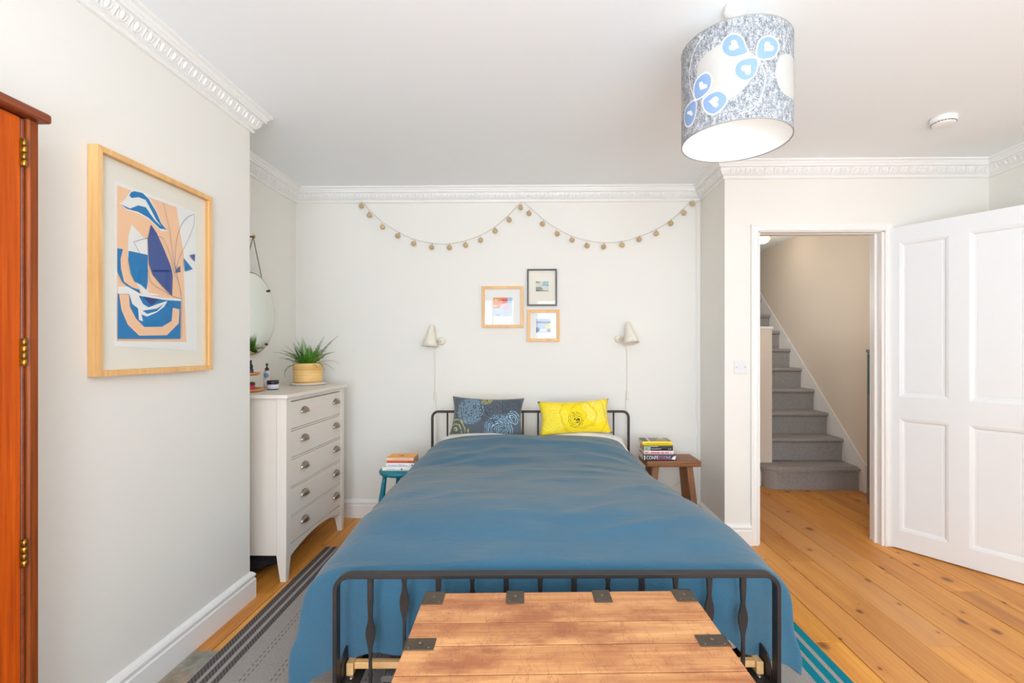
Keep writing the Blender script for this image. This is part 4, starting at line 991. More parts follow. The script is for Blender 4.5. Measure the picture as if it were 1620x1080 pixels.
lathe_thing('bottle', 'slim purple dropper bottle with black top on the upper tier of the tray', 'bottle', (tx + .075, ty - .035, ZT + .1085),
            [('body', [(.0001, 0), (.0135, .0), (.014, .003), (.014, .030), (.008, .036), (.008, .038)], M_PURPLE), ('cap', [(.0115, .037), (.0115, .054), (.006, .060), (.0055, .082), (.0001, .086)], M_BLACKP)])
wb = lathe_thing('bottle', 'white bottle with black pump and blue round label on the chest', 'bottle', (-1.766, 3.13, ZT),
                 [('body', [(.0001, 0), (.019, 0), (.020, .004), (.020, .108), (.016, .116), (.010, .120)], plain('blush_plastic', (204, 188, 182), .4)), ('label', [(.0206, .012), (.0206, .062)], plain('pale_label', (226, 216, 218), .5))] + pump(.118, .012, M_BLACKP))
m = MB(); m.lathe([(.0001, 0), (.004, 0), (.008, 0), (.012, 0), (.016, 0)], 24, (0, 0, 0), caps=False)
for v_ in m.bm.verts:
    x, y = v_.co.x, v_.co.y; a = -PI / 2 + .30 + x / .0206
    v_.co = Vector((.0209 * math.cos(a), .0209 * math.sin(a), .088 + y))
m.build('round_label', M_BLUEL, wb)
lathe_thing('jar', 'low pot with a crimson label on the lower tier of the tray', 'jar', (tx + .078, ty - .050, ZT + .0105),
            [('body', [(.0001, 0), (.025, 0), (.027, .003), (.027, .036)], M_RED), ('lid', [(.028, .036), (.028, .050), (.0001, .051)], M_BLACKP)])
lathe_thing('bottle', 'short navy bottle beside the crimson pot on the lower tier', 'bottle', (tx + .040, ty - .082, ZT + .0105),
            [('body', [(.0001, 0), (.020, 0), (.021, .003), (.021, .050), (.012, .060)], M_NAVYP), ('cap', [(.012, .058), (.012, .076), (.0001, .077)], M_BLACKP), ('label', [(.0214, .006), (.0214, .034)], M_LABEL)])
lathe_thing('jar', 'dark screw top cream jar with pale label beside the white pump bottle', 'jar', (-1.690, 3.062, ZT),
            [('body', [(.0001, 0), (.032, 0), (.034, .003), (.034, .038), (.033, .040)], M_NAVYP), ('label', [(.0344, .006), (.0344, .034)], M_LABEL), ('lid', [(.0345, .040), (.0355, .042), (.0355, .058), (.033, .060), (.0001, .060)], M_BLACKP)])

mi_ = thing('round_mirror', 'round frameless wall mirror hanging by a chain above the chest of drawers', 'mirror', (XL + .028, 3.148, 1.558))
t = NT('mirror_silver'); t.set(Metallic=1.0, Roughness=.02); t.col((.86, .90, .84, 1)); M_MIRROR = t.m
RM = Matrix.Rotation(PI / 2, 4, 'Y')
MB().lathe([(.0001, .004), (.267, .004), (.268, .0065), (.262, .010), (.0001, .010)], 72, mat=RM).build('mirror_glass', M_MIRROR, mi_)
M_DARKM = plain('dark_metal', (92, 78, 66), .4, .8)
MB().tube([(.005, .2685 * math.cos(a), .2685 * math.sin(a)) for a in [2 * PI * k / 72 for k in range(72)]], .0016, 5, closed=True).build('edge', M_DARKM, mi_)
for a in (.72, PI - .72, -.88, PI + .88):
    MB().lathe([(.009, -.028), (.009, .012), (.006, .015), (.0001, .016)], 14, (0, .262 * math.cos(a), .262 * math.sin(a)), RM).build('clip', M_DARKM, mi_)
m = MB()
top = Vector((.012, -.0, .505))
MB().lathe([(.006, -.028), (.006, .016), (.011, .017), (.011, .021), (.0001, .022)], 12, (0, 0, .505), RM).build('hook', M_BRASS, mi_)
for s in (-1, 1):
    end = Vector((.010, s * .10, .252)); N = 22
    for k in range(N):
        c = top.lerp(end, (k + .5) / N); d = (end - top).normalized(); sd = Vector((1, 0, 0)) if k % 2 else d.cross(Vector((1, 0, 0)))
        L_ = (end - top).length / N * .72
        m.tube([c + d * L_ * math.cos(a) + sd * .0036 * math.sin(a) for a in [2 * PI * q / 8 for q in range(8)]], .0011, 4, closed=True)
m.build('chain', M_DARKM, mi_)

# dark bag pushed under the chest
m = MB(); bmesh.ops.create_icosphere(m.bm, subdivisions=4, radius=1)
for v_ in m.bm.verts:
    c = v_.co; d = 1 + .18 * noise.noise(c * 2.2) + .08 * noise.noise(c * 6)
    v_.co = Vector((c.x * .165 * d, c.y * .20 * d, max(-.055, c.z * .058 * d) + .056))
for f in m.bm.faces: f.smooth = True
o = m.build('fabric_bag', plain('black_cloth', (40, 36, 40), .85), loc=(-1.70, 2.98, 0)); tag(o, 'black crumpled fabric bag lying on the floor under the chest of drawers', 'bag')

# ================================================================== STOOLS AND BOOKS
M_TEALP = plain('teal_paint', (14, 118, 134), .35, var=.08)
ts = thing('round_stool', 'teal painted round stool with turned legs at the left of the bed', 'stool', (-.905, 3.195, 0), -.35)
ZS = .535
MB().lathe([(.0001, ZS - .036), (.115, ZS - .036), (.133, ZS - .030), (.140, ZS - .018), (.137, ZS - .006), (.128, ZS), (.0001, ZS - .001)], 40).build('seat', M_TEALP, ts)
LT = []
for k in range(4):
    a = PI / 4 + k * PI / 2
    top = Vector((.102 * math.cos(a), .102 * math.sin(a), ZS - .034)); bot = Vector((.165 * math.cos(a), .165 * math.sin(a), .0072 if math.sin(a - .35) < .1 else .0003)); LT.append((top, bot))
    pr = [(0, .013), (.1, .0145), (.3, .019), (.42, .021), (.46, .018), (.475, .0215), (.49, .018), (.55, .020), (.62, .022), (.75, .019), (.9, .015), (1, .012)]
    MB().tube([top.lerp(bot, f) for f, r in pr], [r for f, r in pr], 12).build('leg', M_TEALP, ts)
for k, f in ((0, .66), (2, .66), (1, .56), (3, .56)):
    a, b = LT[k], LT[(k + 1) % 4]; p, q = a[0].lerp(a[1], f), b[0].lerp(b[1], f)
    MB().tube([p, p.lerp(q, .25), p.lerp(q, .5), p.lerp(q, .75), q], [.008, .010, .012, .010, .008], 10).build('stretcher', M_TEALP, ts)

M_OAK = wood('old_oak', (96, 58, 32), (156, 102, 60), 0, 10, .5, 3, False, .45, .2)
M_OAKL = wood('old_oak_leg', (92, 56, 32), (150, 98, 58), 2, 10, .5, 3, False, .45, .2)
os_ = thing('wooden_stool', 'rustic brown wooden stool with splayed legs at the right of the bed', 'stool', (.942, 3.475, 0), .03)
ZO = .55
m = MB(); m.box((-.19, -.118, ZO - .042), (.19, .118, ZO), .009, seg=3); m.build('seat', M_OAK, os_)
LO = []
for sx in (-1, 1):
    for sy in (-1, 1):
        tx_, ty_ = sx * .118, sy * .060; bx, by = sx * .172, sy * .105
        a = .024; b = .020
        m = MB(); m.hexa([Vector((bx - b, by - b, 0)), Vector((bx + b, by - b, 0)), Vector((bx + b, by + b, 0)), Vector((bx - b, by + b, 0))],
                         [Vector((tx_ - a, ty_ - a, ZO - .042)), Vector((tx_ + a, ty_ - a, ZO - .042)), Vector((tx_ + a, ty_ + a, ZO - .042)), Vector((tx_ - a, ty_ + a, ZO - .042))], bev=.004)
        m.build('leg', M_OAKL, os_)
for sx in (-1, 1):
    MB().box((sx * .152 - .011, -.085, .17), (sx * .152 + .011, .085, .205), .003).build('stretcher', M_OAKL, os_)
MB().box((-.14, -.011, .22), (.14, .011, .25), .003).build('stretcher', M_OAK, os_)

M_PAGES = plain('book_pages', (232, 220, 198), .9, var=.05)
M_PAGES2 = plain('aged_pages', (206, 170, 130), .9, var=.06)
M_INK = plain('text_dark', (44, 40, 44), .8)
M_INKR = plain('text_red', (196, 60, 70), .8)
M_INKW = plain('text_white', (236, 232, 234), .8)
M_INKY = plain('text_ochre', (176, 140, 20), .8)
M_INKP = plain('text_pink', (222, 110, 170), .8)


def book(label, x, y, z, wd, dp, th, cover, rz=0, group=None, pages=None):
    """lies flat, spine towards -y; origin at the middle of its underside"""
    r = thing('book', label, 'book', (x, y, z), rz, group)
    cm = plain('book_cover', cover, .4); c = .0016; hx, hy = wd / 2, dp / 2
    m = MB(); m.box((-hx, -hy + .003, 0), (hx, hy, c)); m.box((-hx, -hy + .003, th - c), (hx, hy, th))
    n = 6; sp = [(-hy + .003 - .003 * math.sin(PI * k / n), th * k / n) for k in range(n + 1)] + [(-hy + .005, th), (-hy + .005, 0)]
    m.prism(sp, lambda a, b: Vector((-hx, a, b)), lambda a, b: Vector((hx, a, b)), 0)
    m.build('cover', cm, r)
    MB().box((-hx + .002, -hy + .005, c), (hx - .002, hy - .003, th - c)).build('page_block', pages or M_PAGES, r)
    return r


def spine_marks(r, hy, marks, mats):
    m = MB()
    for x0, x1, z0, z1, mi in marks: m.box((x0, -hy - .0006, z0), (x1, -hy + .0015, z1), mi=mi)
    m.build('spine_print', mats, r)


def words(x0, x1, z0, z1, mi, rg):
    out = []; x = x0
    while x < x1:
        w_ = rg.uniform(.003, .0075); out.append((x, min(x + w_, x1), z0 + rg.uniform(0, .001), z1 - rg.uniform(0, .001), mi)); x += w_ + rg.uniform(.0012, .003)
    return out


rg = random.Random(2)
GL_, GR_ = 'books on the teal stool', 'books on the brown wooden stool'
bx, by, bz = -.895, 3.185, ZS
b = book('cream paperback at the bottom of the pile on the teal stool', bx - .008, by, bz, .205, .135, .023, (236, 234, 222), 0, GL_)
spine_marks(b, .0675, [(.018, .030, .009, .015, 0), (.021, .026, .003, .006, 0)] + words(-.07, -.02, .008, .012, 1, rg) + [(-.1015, .1015, .002, .0055, 2)], [M_INK, plain('text_grey', (150, 150, 160), .8), plain('green_band', (196, 214, 200), .6)])
b = book('white paperback third down in the pile on the teal stool', bx + .004, by, bz + .023, .180, .130, .027, (238, 234, 238), .02, GL_)
spine_marks(b, .065, words(-.08, -.018, .011, .016, 1, rg) + words(-.012, .03, .015, .019, 0, rg) + words(-.004, .045, .007, .010, 1, rg) + [(.074, .084, .010, .017, 2)], [M_INKR, plain('text_slate', (126, 126, 140), .8), M_INK])
b = book('red-orange paperback second down in the pile on the teal stool', bx + .006, by, bz + .050, .176, .128, .017, (214, 96, 52), -.01, GL_)
spine_marks(b, .064, words(.05, .08, .006, .011, 0, rg), [plain('text_rust', (150, 52, 30), .8)])
b = book('orange covered paperback on top of the pile on the teal stool', bx + .005, by, bz + .067, .178, .132, .018, (240, 152, 24), .0, GL_)
spine_marks(b, .066, [(-.0885, .0885, .0006, .0165, 0)] + words(-.05, .07, .007, .011, 1, rg), [plain('spine_peach', (246, 208, 172), .6), plain('text_orange', (226, 160, 110), .8)])
m = MB(); zc = .0183
m.poly([(-.030, -.012, zc), (.014, -.014, zc), (.006, .004, zc), (-.008, .008, zc), (-.022, -.004, zc)], 0); m.poly([(-.008, .008, zc), (.006, .004, zc), (.020, -.002, zc), (.022, .016, zc), (.0, .018, zc)], 1)
m.poly([(.060, -.058, zc), (.068, -.058, zc), (.068, -.050, zc), (.060, -.050, zc)], 2)
m.build('cover_print', [plain('cover_dark', (70, 62, 50), .6), plain('cover_tan', (214, 170, 110), .6), M_INKW], b, recalc=False)

bx, by, bz = .846, 3.455, ZO
b = book('thick black hardback at the bottom of the pile on the wooden stool', bx + .004, by - .01, bz, .226, .150, .043, (52, 44, 50), .0, GR_)
t_ = text_mesh('CONFE', .036, M_INKW, 'title', b, (-.092, -.0762, .009), (PI / 2, 0, 0), width=.082)
t_ = text_mesh('SSI', .036, M_INKP, 'title', b, (-.006, -.0762, .009), (PI / 2, 0, 0), width=.032)
t_ = text_mesh('ONS', .036, plain('text_lilac', (190, 176, 226), .8), 'title', b, (.030, -.0762, .009), (PI / 2, 0, 0), width=.045)
m = MB(); m.poly([(.078, -.0764, .012), (.106, -.0764, .006), (.112, -.0764, .036), (.094, -.0764, .030)], 0); m.poly([(-.108, -.0764, .006), (-.101, -.0764, .006), (-.101, -.0764, .036), (-.108, -.0764, .036)], 0)
m.build('spine_print', M_INKW, b, recalc=False)
b = book('pink and white paperback with red lettering third down on the wooden stool', bx + .0, by - .006, bz + .043, .205, .142, .023, (240, 214, 214), -.015, GR_)
spine_marks(b, .071, words(-.095, -.068, .006, .017, 0, rg) + words(-.055, .008, .006, .017, 0, rg) + words(.018, .036, .005, .017, 0, rg) + words(.044, .068, .006, .017, 0, rg) + [(.080, .083, .007, .016, 1)], [M_INKR, M_INK])
b = book('black paperback with a green picture on its spine on the wooden stool', bx - .001, by + .002, bz + .066, .200, .140, .038, (44, 42, 44), .015, GR_, M_PAGES2)
spine_marks(b, .070, [(-.097, -.056, .002, .026, 0), (-.099, -.004, .027, .0325, 1), (-.0985, .098, .0345, .037, 4), (-.0995, -.0965, .001, .034, 2), (-.09, -.08, .008, .02, 3), (-.074, -.066, .006, .022, 2)] + words(-.05, .018, .010, .0145, 2, rg) + words(.066, .090, .010, .014, 2, rg),
            [plain('spine_green', (150, 190, 160), .6), plain('spine_sage', (160, 170, 150), .6), M_INKW, plain('spine_moss', (98, 150, 116), .6), plain('spine_yellow', (160, 160, 60), .6)])
b = book('yellow spined paperback with a grey photo cover on top of the wooden stool pile', bx - .008, by + .004, bz + .104, .205, .145, .026, (246, 212, 20), .0, GR_)
spine_marks(b, .0725, words(-.085, .085, .008, .014, 0, rg), [M_INKY])
m = MB(); zc = .0263
m.poly([(-.101, -.066, zc), (.101, -.066, zc), (.101, .070, zc), (-.101, .070, zc)], 0)
zc += .0002
m.poly([(-.101, -.066, zc), (-.070, -.066, zc), (-.060, .0, zc), (-.070, .070, zc), (-.101, .070, zc)], 1); m.poly([(-.01, -.04, zc), (.07, -.055, zc), (.08, .01, zc), (.02, .03, zc)], 2)
m.poly([(-.058, -.066, zc), (-.048, -.066, zc), (-.044, .070, zc), (-.052, .070, zc)], 3); m.poly([(-.088, -.066, zc), (-.074, -.066, zc), (-.080, -.03, zc)], 4)
m.poly([(.050 + .022 * math.cos(a), .045 + .022 * math.sin(a), zc + .0002) for a in [2 * PI * k / 18 for k in range(18)]], 4)
m.build('cover_print', [plain('photo_grey', (120, 112, 108), .35), plain('photo_dark', (66, 62, 66), .35), plain('photo_skin', (166, 144, 132), .35), M_INKW, plain('photo_yellow', (236, 206, 40), .35)], b, recalc=False)
# ================================================================== RUG
def rug_mat():
    t = NT('flatweave_rug'); t.set(Roughness=.95); t.b.inputs['Specular IOR Level'].default_value = .1
    tc = t.n('TexCoord'); sp = t.n('SeparateXYZ'); t.l(tc.outputs['Object'], sp.inputs[0])
    x, y = sp.outputs[0], sp.outputs[1]
    ribs = t.math('MULTIPLY_ADD', t.math('SINE', t.math('MULTIPLY', y, 700)), .5, .5)
    nz = t.noise(t.coords((1, 1, 1)), 180, 2)
    base = t.mix(t.math('MULTIPLY_ADD', nz, .7, -.05, clamp=True), lin((130, 123, 118)), lin((196, 188, 182)))
    dash = t.math('MULTIPLY_ADD', t.math('SINE', t.math('ADD', t.math('MULTIPLY', y, 330), t.math('MULTIPLY', x, 420))), .5, .5)
    dark = t.mix(t.math('MULTIPLY', dash, .30), lin((74, 66, 66)), lin((150, 140, 136)))
    teal = t.mix(t.math('MULTIPLY', nz, .8), lin((0, 98, 116)), lin((28, 146, 160)))

    def band(lo, hi):
        return t.math('MULTIPLY', t.math('GREATER_THAN', x, lo), t.math('LESS_THAN', x, hi))
    HW = 1.3175
    c = base
    for a, b in ((0, .034), (.050, .078), (.096, .124)): c = t.mix(band(-HW + a, -HW + b), c, dark)
    dot = t.math('GREATER_THAN', t.math('SINE', t.math('MULTIPLY', y, 210)), -.2)
    for k in range(5):
        for q in (0, .018):
            a = .20 + k * .125 + q; c = t.mix(t.math('MULTIPLY', t.math('MULTIPLY', band(-HW + a, -HW + a + .0035), dot), .8), c, lin((52, 46, 50)))
    for a, b in ((0, .040), (.060, .094), (.112, .150)): c = t.mix(band(HW - b, HW - a), c, teal)
    t.col(c); t.bump(t.math('ADD', ribs, nz), .35, .003)
    return t.m


m = MB(); m.box((-1.3175, -1.40, .0006), (1.3175, 1.40, .007), .002)
o = m.build('rug', rug_mat(), loc=(-.065, 1.83, 0)); o.rotation_euler = (0, 0, math.radians(1.2))
tag(o, 'large grey flatweave rug under the bed with dark stripes one side and teal the other', 'rug')

# ================================================================== BED
BO = Vector((.064, 1.565, 0))
EX = Vector((math.cos(math.radians(1.3)), math.sin(math.radians(1.3)), 0)); EY = Vector((-math.sin(math.radians(3.2)), math.cos(math.radians(3.2)), 0))


def B(x, y, z): return EX * x + EY * y + Vector((0, 0, z))


BM = Matrix(((EX.x, EY.x, 0, 0), (EX.y, EY.y, 0, 0), (0, 0, 1, 0), (0, 0, 0, 1)))
bed = thing('bed', 'black iron double bed with leaf shaped spindles in its low footboard', 'bed', BO)
HWB, FZ, HZ, BL = .712, .600, .868, 2.045


def hoop(hw_, y, ztop, rad):
    p = [B(-hw_, y, .0074 if y < 1 else .0003), B(-hw_, y, .3), B(-hw_, y, ztop - rad)]
    p += [B(-hw_ + rad - rad * math.cos(a), y, ztop - rad + rad * math.sin(a)) for a in [PI / 2 * k / 8 for k in range(1, 9)]]
    p += [B(0, y, ztop)]
    p += [B(hw_ - rad + rad * math.sin(a), y, ztop - rad + rad * math.cos(a)) for a in [PI / 2 * k / 8 for k in range(0, 8)]]
    p += [B(hw_, y, ztop - rad), B(hw_, y, .3), B(hw_, y, .0074 if y < 1 else .0003)]
    return p


flat = [(-.0165, -.0055), (-.015, -.007), (.015, -.007), (.0165, -.0055), (.0165, .0055), (.015, .007), (-.015, .007), (-.0165, .0055)]
MB().tube(hoop(HWB, 0, FZ - .006, .045), 1, sect=flat, up=EY, smooth=False).build('footboard_hoop', M_IRON, bed)
MB().tube(hoop(HWB + .02, BL, HZ - .009, .045), .0095, 10).build('headboard_hoop', M_HEADIRON, bed)
for k in range(12):
    x = -(HWB + .02) + (k + 1) * 2 * (HWB + .02) / 13
    MB().tube([B(x, BL, .24), B(x, BL, HZ - .012)], .0065, 8).build('headboard_bar', M_HEADIRON, bed)
MB().tube([B(-HWB - .02, BL, .24), B(HWB + .02, BL, .24)], .010, 8).build('headboard_rail', M_HEADIRON, bed)
HEI = [.405, .505, .45, .50, .42, .48, .44, .50, .42, .49, .475, .448]
for k in range(12):
    x = -HWB + (k + 1) * 2 * HWB / 13
    h = HEI[k]; rows = []
    st_ = [(FZ - .010, .0085, .0065), (min(h + .105, FZ - .02), .0085, .0065), (min(h + .07, FZ - .03), .0065, .006), (h + .052, .006, .0045), (h + .035, .009, .0035), (h + .018, .0135, .003), (h, .0155, .0028), (h - .018, .0135, .003), (h - .036, .009, .0035), (h - .052, .0055, .0045), (h - .075, .0042, .006), (h - .12, .004, .0075), (.235, .004, .0075)]
    for z, a, b in st_:
        rows.append([B(x + s * a, q * b, z) for s, q in ((-1, -1), (1, -1), (1, 1), (-1, 1))])
    m = MB(); m.grid(rows, closed=True, smooth=False); m._faces(rows[0], [(0, 1, 2, 3)], 0); m._faces(rows[-1], [(3, 2, 1, 0)], 0)
    m.build('spindle', M_IRON, bed)
MB().box((-HWB + .007, -.016, .222), (HWB - .007, .016, .234), mat=BM).build('foot_rail', M_IRON, bed)
for s in (-1, 1):
    m = MB(); xo = s * (HWB - .003); lo, hi = sorted((xo, xo - s * .006))
    pl_ = [(0.02, .222), (BL - .01, .222), (BL - .01, .315), (.07, .315), (.045, .307), (.03, .29), (.02, .26)]
    m.prism(pl_, lambda a, b: B(lo, a, b), lambda a, b: B(hi, a, b))
    lo, hi = sorted((xo - s * .006, xo - s * .062)); m.box((lo, .02, .222), (hi, BL - .01, .229), mat=BM)
    r_ = m.build('side_rail', M_IRON, bed)
    MB().lathe([(.008, 0), (.008, .004), (.005, .006), (.0001, .0065)], 12, B(xo - s * .03, .045, .229)).build('bolt', plain('steel_bolt', (150, 150, 152), .3, .9), r_)
M_PINE = wood('pine_batten', (200, 148, 90), (232, 188, 130), 1, 14, .55, 3, False, .4, .08)
M_PINEX = wood('pine_slat', (200, 148, 90), (232, 188, 130), 0, 14, .55, 3, False, .4, .08)
for s in (-1, 1):
    lo, hi = sorted((s * .676, s * .700)); MB().box((lo, .055, .2295), (hi, BL - .05, .272), .002, mat=BM).build('side_batten', M_PINE, bed)
for k in range(11):
    y = .062 + k * .19; MB().box((-.675, y, .249), (.675, y + (.024 if k == 0 else .06), .271), .002, mat=BM).build('slat', M_PINEX, bed)

# dark ribbed box pushed under the foot of the bed
M_BOX = plain('dark_box', (44, 42, 44), .6)
sb = thing('storage_box', 'dark ribbed storage box under the foot of the bed', 'box', BO + B(-.44, .245, .0), math.radians(2))
MB().box((-.145, -.15, .008), (.145, .15, .185), .006).build('box_body', M_BOX, sb)
m = MB(); m.box((-.15, -.155, .185), (.15, .155, .205), .003)
for k in range(26): m.box((-.143 + k * .0112, -.15, .204), (-.138 + k * .0112, .15, .2085))
m.build('ribbed_lid', plain('ribbed_grey', (128, 126, 124), .5), sb)

M_SHEET = plain('white_cotton', (232, 230, 228), .85, sheen=.2)
m = MB(); m.box((-.655, .10, .272), (.655, 1.985, .55), .05, seg=4, mat=BM)
for f in m.bm.faces: f.smooth = True
o = m.build('mattress', M_SHEET, loc=BO); tag(o, 'white mattress with a fitted sheet under the blue duvet', 'mattress')


def pillow_bm(w_, h_, th, n=22, pinch=.05, seed=0, wr_=.006):
    """cushion in local x-z, thickness along y"""
    m = MB(); e = 2.4
    for sgn in (-1, 1):
        rows = []
        for i in range(n + 1):
            r_ = []
            for j in range(n + 1):
                u, v_ = -1 + 2 * i / n, -1 + 2 * j / n
                x = u * w_ / 2 * (1 - pinch * (1 - v_ * v_)); z = v_ * h_ / 2 * (1 - pinch * 1.4 * (1 - u * u))
                q = max(0, (1 - abs(u) ** e)) ** .55 * max(0, (1 - abs(v_) ** e)) ** .55
                q *= 1 + .0
                y = sgn * th / 2 * q
                nn = noise.noise(Vector((x * 7 + seed, z * 7, sgn))) * wr_ * min(1, q * 2)
                r_.append(Vector((x, y + nn, z)))
            rows.append(r_)
        m.grid(rows, mi=0 if sgn < 0 else 1)
    return m


for s, lab in ((-1, 'plump white pillow behind the dark patterned cushion'), (1, 'plump white pillow behind the yellow cushion')):
    m = pillow_bm(.66, .44, .19, seed=s * 5)
    o = m.build('pillow', M_SHEET); o.location = BO + B(s * .335 + .0, 1.775, .645); o.rotation_euler = (math.radians(-84), 0, math.radians(1.5 - s * 2))
    tag(o, lab, 'pillow', 'white pillows at the head of the bed')


# --- duvet
def sm(a, b, x):
    t_ = max(0, min(1, (x - a) / (b - a))); return t_ * t_ * (3 - 2 * t_)


def duvet_mat():
    t = NT('blue_linen'); t.set(Roughness=.85, Sheen_Weight=.42, Sheen_Roughness=.55); t.b.inputs['Specular IOR Level'].default_value = .15
    t.b.inputs['Sheen Tint'].default_value = lin((205, 190, 170))
    v = t.coords(); n = t.noise(v, 3.0, 4); f = t.noise(t.coords((1, 1, 1)), 240, 2, .7)
    t.col(t.mix(t.math('MULTIPLY', f, .45), t.ramp(n, [(.3, lin((40, 87, 113))), (.7, lin((48, 95, 120)))]), lin((76, 118, 140))))
    big = t.noise(t.coords((1.5, 5, 3)), 4, 5, .6, .8)
    bn = t.n('Bump'); bn.inputs['Strength'].default_value = .25; bn.inputs['Distance'].default_value = .02; t.l(big, bn.inputs['Height'])
    b2 = t.n('Bump'); b2.inputs['Strength'].default_value = .25; b2.inputs['Distance'].default_value = .002; t.l(f, b2.inputs['Height']); t.l(bn.outputs[0], b2.inputs['Normal'])
    t.l(b2.outputs[0], t.b.inputs['Normal'])
    return t.m


DY0, DY1 = .10, 1.735
NY, NS, KS = 84, 30, 16


def side_prof(s, y):
    f = 1 - (y - DY0) / (DY1 - DY0)
    zt = .640 + .075 * sm(1.15, 1.62, y) + .010 * math.sin(y * 3) - .085 * (1 - sm(.08, .55, y)) ** 1.5 + .02
    if s < 0: W = .715 + .085 * sm(0, .4, f) + .075 * sm(.65, 1, f); hem = .115
    else: W = .665 + .045 * sm(0, .55, f) + .125 * sm(.62, 1, f); hem = .175
    fl = .020 * f
    hem += .015 * math.sin(y * 9 + s)
    fold = lambda q: q * (.018 * math.sin(y * 13 + s * 1.3) + .012 * math.sin(y * 23 + 2 * s))
    top = [(0, zt + .012), (.20, zt + .011), (.38, zt + .006)]
    pts = top + [(W - .20, zt - .001), (W - .10, zt - .022), (W - .035, zt - .066), (W - .004, zt - .135), (W + .006 + fold(.3), zt - .25), (W + .012 + fl + fold(.7), .27), (W + .014 + fl + fold(1), hem)]
    c = catmull([(a, b, 0) for a, b in pts], 6)
    # resample evenly by length: NS points
    L_ = [0]
    for p, q in zip(c[:-1], c[1:]): L_.append(L_[-1] + (q - p).length)
    out = []
    for k in range(NS + 1):
        d = L_[-1] * k / NS; i = 0
        while i < len(L_) - 2 and L_[i + 1] < d: i += 1
        t_ = (d - L_[i]) / max(1e-9, L_[i + 1] - L_[i]); out.append(c[i].lerp(c[i + 1], t_))
    return [(p.x * s, p.y) for p in out]


def duvet_row(y, dz=0, dy=0, shrink=0):
    l, r = side_prof(-1, y), side_prof(1, y)
    row = list(reversed(l[1:])) + r
    return [B(x * (1 - shrink), y + dy, z + dz) for x, z in row]


rows = [duvet_row(DY1 - .03, -.045), duvet_row(DY1 + .004, -.030), duvet_row(DY1 + .008, -.012)]
for i in range(NY + 1):
    y = DY1 + (DY0 - DY1) * i / NY
    rr_ = duvet_row(y)
    rows.append(rr_)
m = MB(); m.grid(rows)
last = rows[-1]; mid = NS           # index of the centre line in a row (left side reversed, without its first point)
KL = NS - KS                        # points on the top of each side
iL, iR = mid - KL, mid + KL
flap = [last[iL:iR + 1]]
for j in range(1, KS + 1):
    f = j / KS; r_ = []
    for q, p in enumerate(last[iL:iR + 1]):
        u = q / (iR - iL)
        hemf = .292 + .018 * math.sin(u * 21) + .012 * math.sin(u * 47 + 1) + .05 * sm(.78, .93, u) - .06 * sm(.95, 1, u)
        z = p.z + (hemf - p.z) * (f ** 1.0)
        pull = 1 - (1 - min(1, f * 2.2)) ** 2
        wob = .010 * math.sin(u * 30 + f * 2) * f + .006 * math.sin(u * 71) * f
        x = (u - .5) * 2 * (.60 + .03 * f)
        x0 = (p - BO * 0).dot(Vector((1, 0, 0)))
        r_.append(B(x * pull + (EX.dot(p) + .0) * (1 - pull), DY0 - .055 * pull + wob * .6 + .01 * f, z))
    flap.append(r_)
m.grid(flap)
for side in (-1, 1):
    edge = [r[0] if side < 0 else r[-1] for r in flap]
    cor = [last[iL - j] if side < 0 else last[iR + j] for j in range(KS + 1)]
    strip = []
    for j in range(KS + 1):
        a, b = edge[j], cor[j]; f = j / KS; bul = .030 * math.sin(PI * min(1, f * 1.0)) ; row_ = []
        for q in range(6):
            g = q / 5; p = a.lerp(b, g)
            p = p + EY * (.04 * math.sin(PI * g) * f * (1 if side < 0 else .8) + .022 * math.sin(g * 9 + 1) * f * math.sin(PI * g)) + EX * side * .02 * math.sin(PI * g) * f
            row_.append(p)
        strip.append(row_)
    m.grid(strip)
bmesh.ops.remove_doubles(m.bm, verts=m.bm.verts, dist=.0004)
bmesh.ops.recalc_face_normals(m.bm, faces=m.bm.faces)
m.bm.normal_update()
up_ = sum(f.normal.z * f.calc_area() for f in m.bm.faces)
if up_ < 0: bmesh.ops.reverse_faces(m.bm, faces=m.bm.faces)
m.bm.normal_update()
CREASE = [(-.70, 1.28, -.20, 1.46, .018, .013), (-.72, 1.20, -.35, 1.30, .014, .010), (-.66, 1.42, -.42, 1.50, .013, .009), (.25, 1.38, .66, 1.10, .016, .012), (.38, 1.44, .68, 1.22, .013, .010), (.10, 1.20, .60, 1.02, .018, .009),
          (-.15, 1.04, .40, .98, .022, .009), (-.10, .82, .30, .86, .024, .008), (-.50, .95, -.05, 1.06, .024, .008), (.02, .34, .42, .52, .020, .012), (.05, .24, .60, .36, .018, .011), (-.30, .42, .05, .36, .022, .008),
          (-.60, .55, -.25, .66, .024, .009), (.45, .70, .72, .50, .020, .010), (-.05, 1.56, .35, 1.50, .016, .009), (-.45, 1.62, -.05, 1.58, .016, .008), (.30, 1.62, .62, 1.50, .014, .010), (.20, .60, .55, .74, .022, .008)]
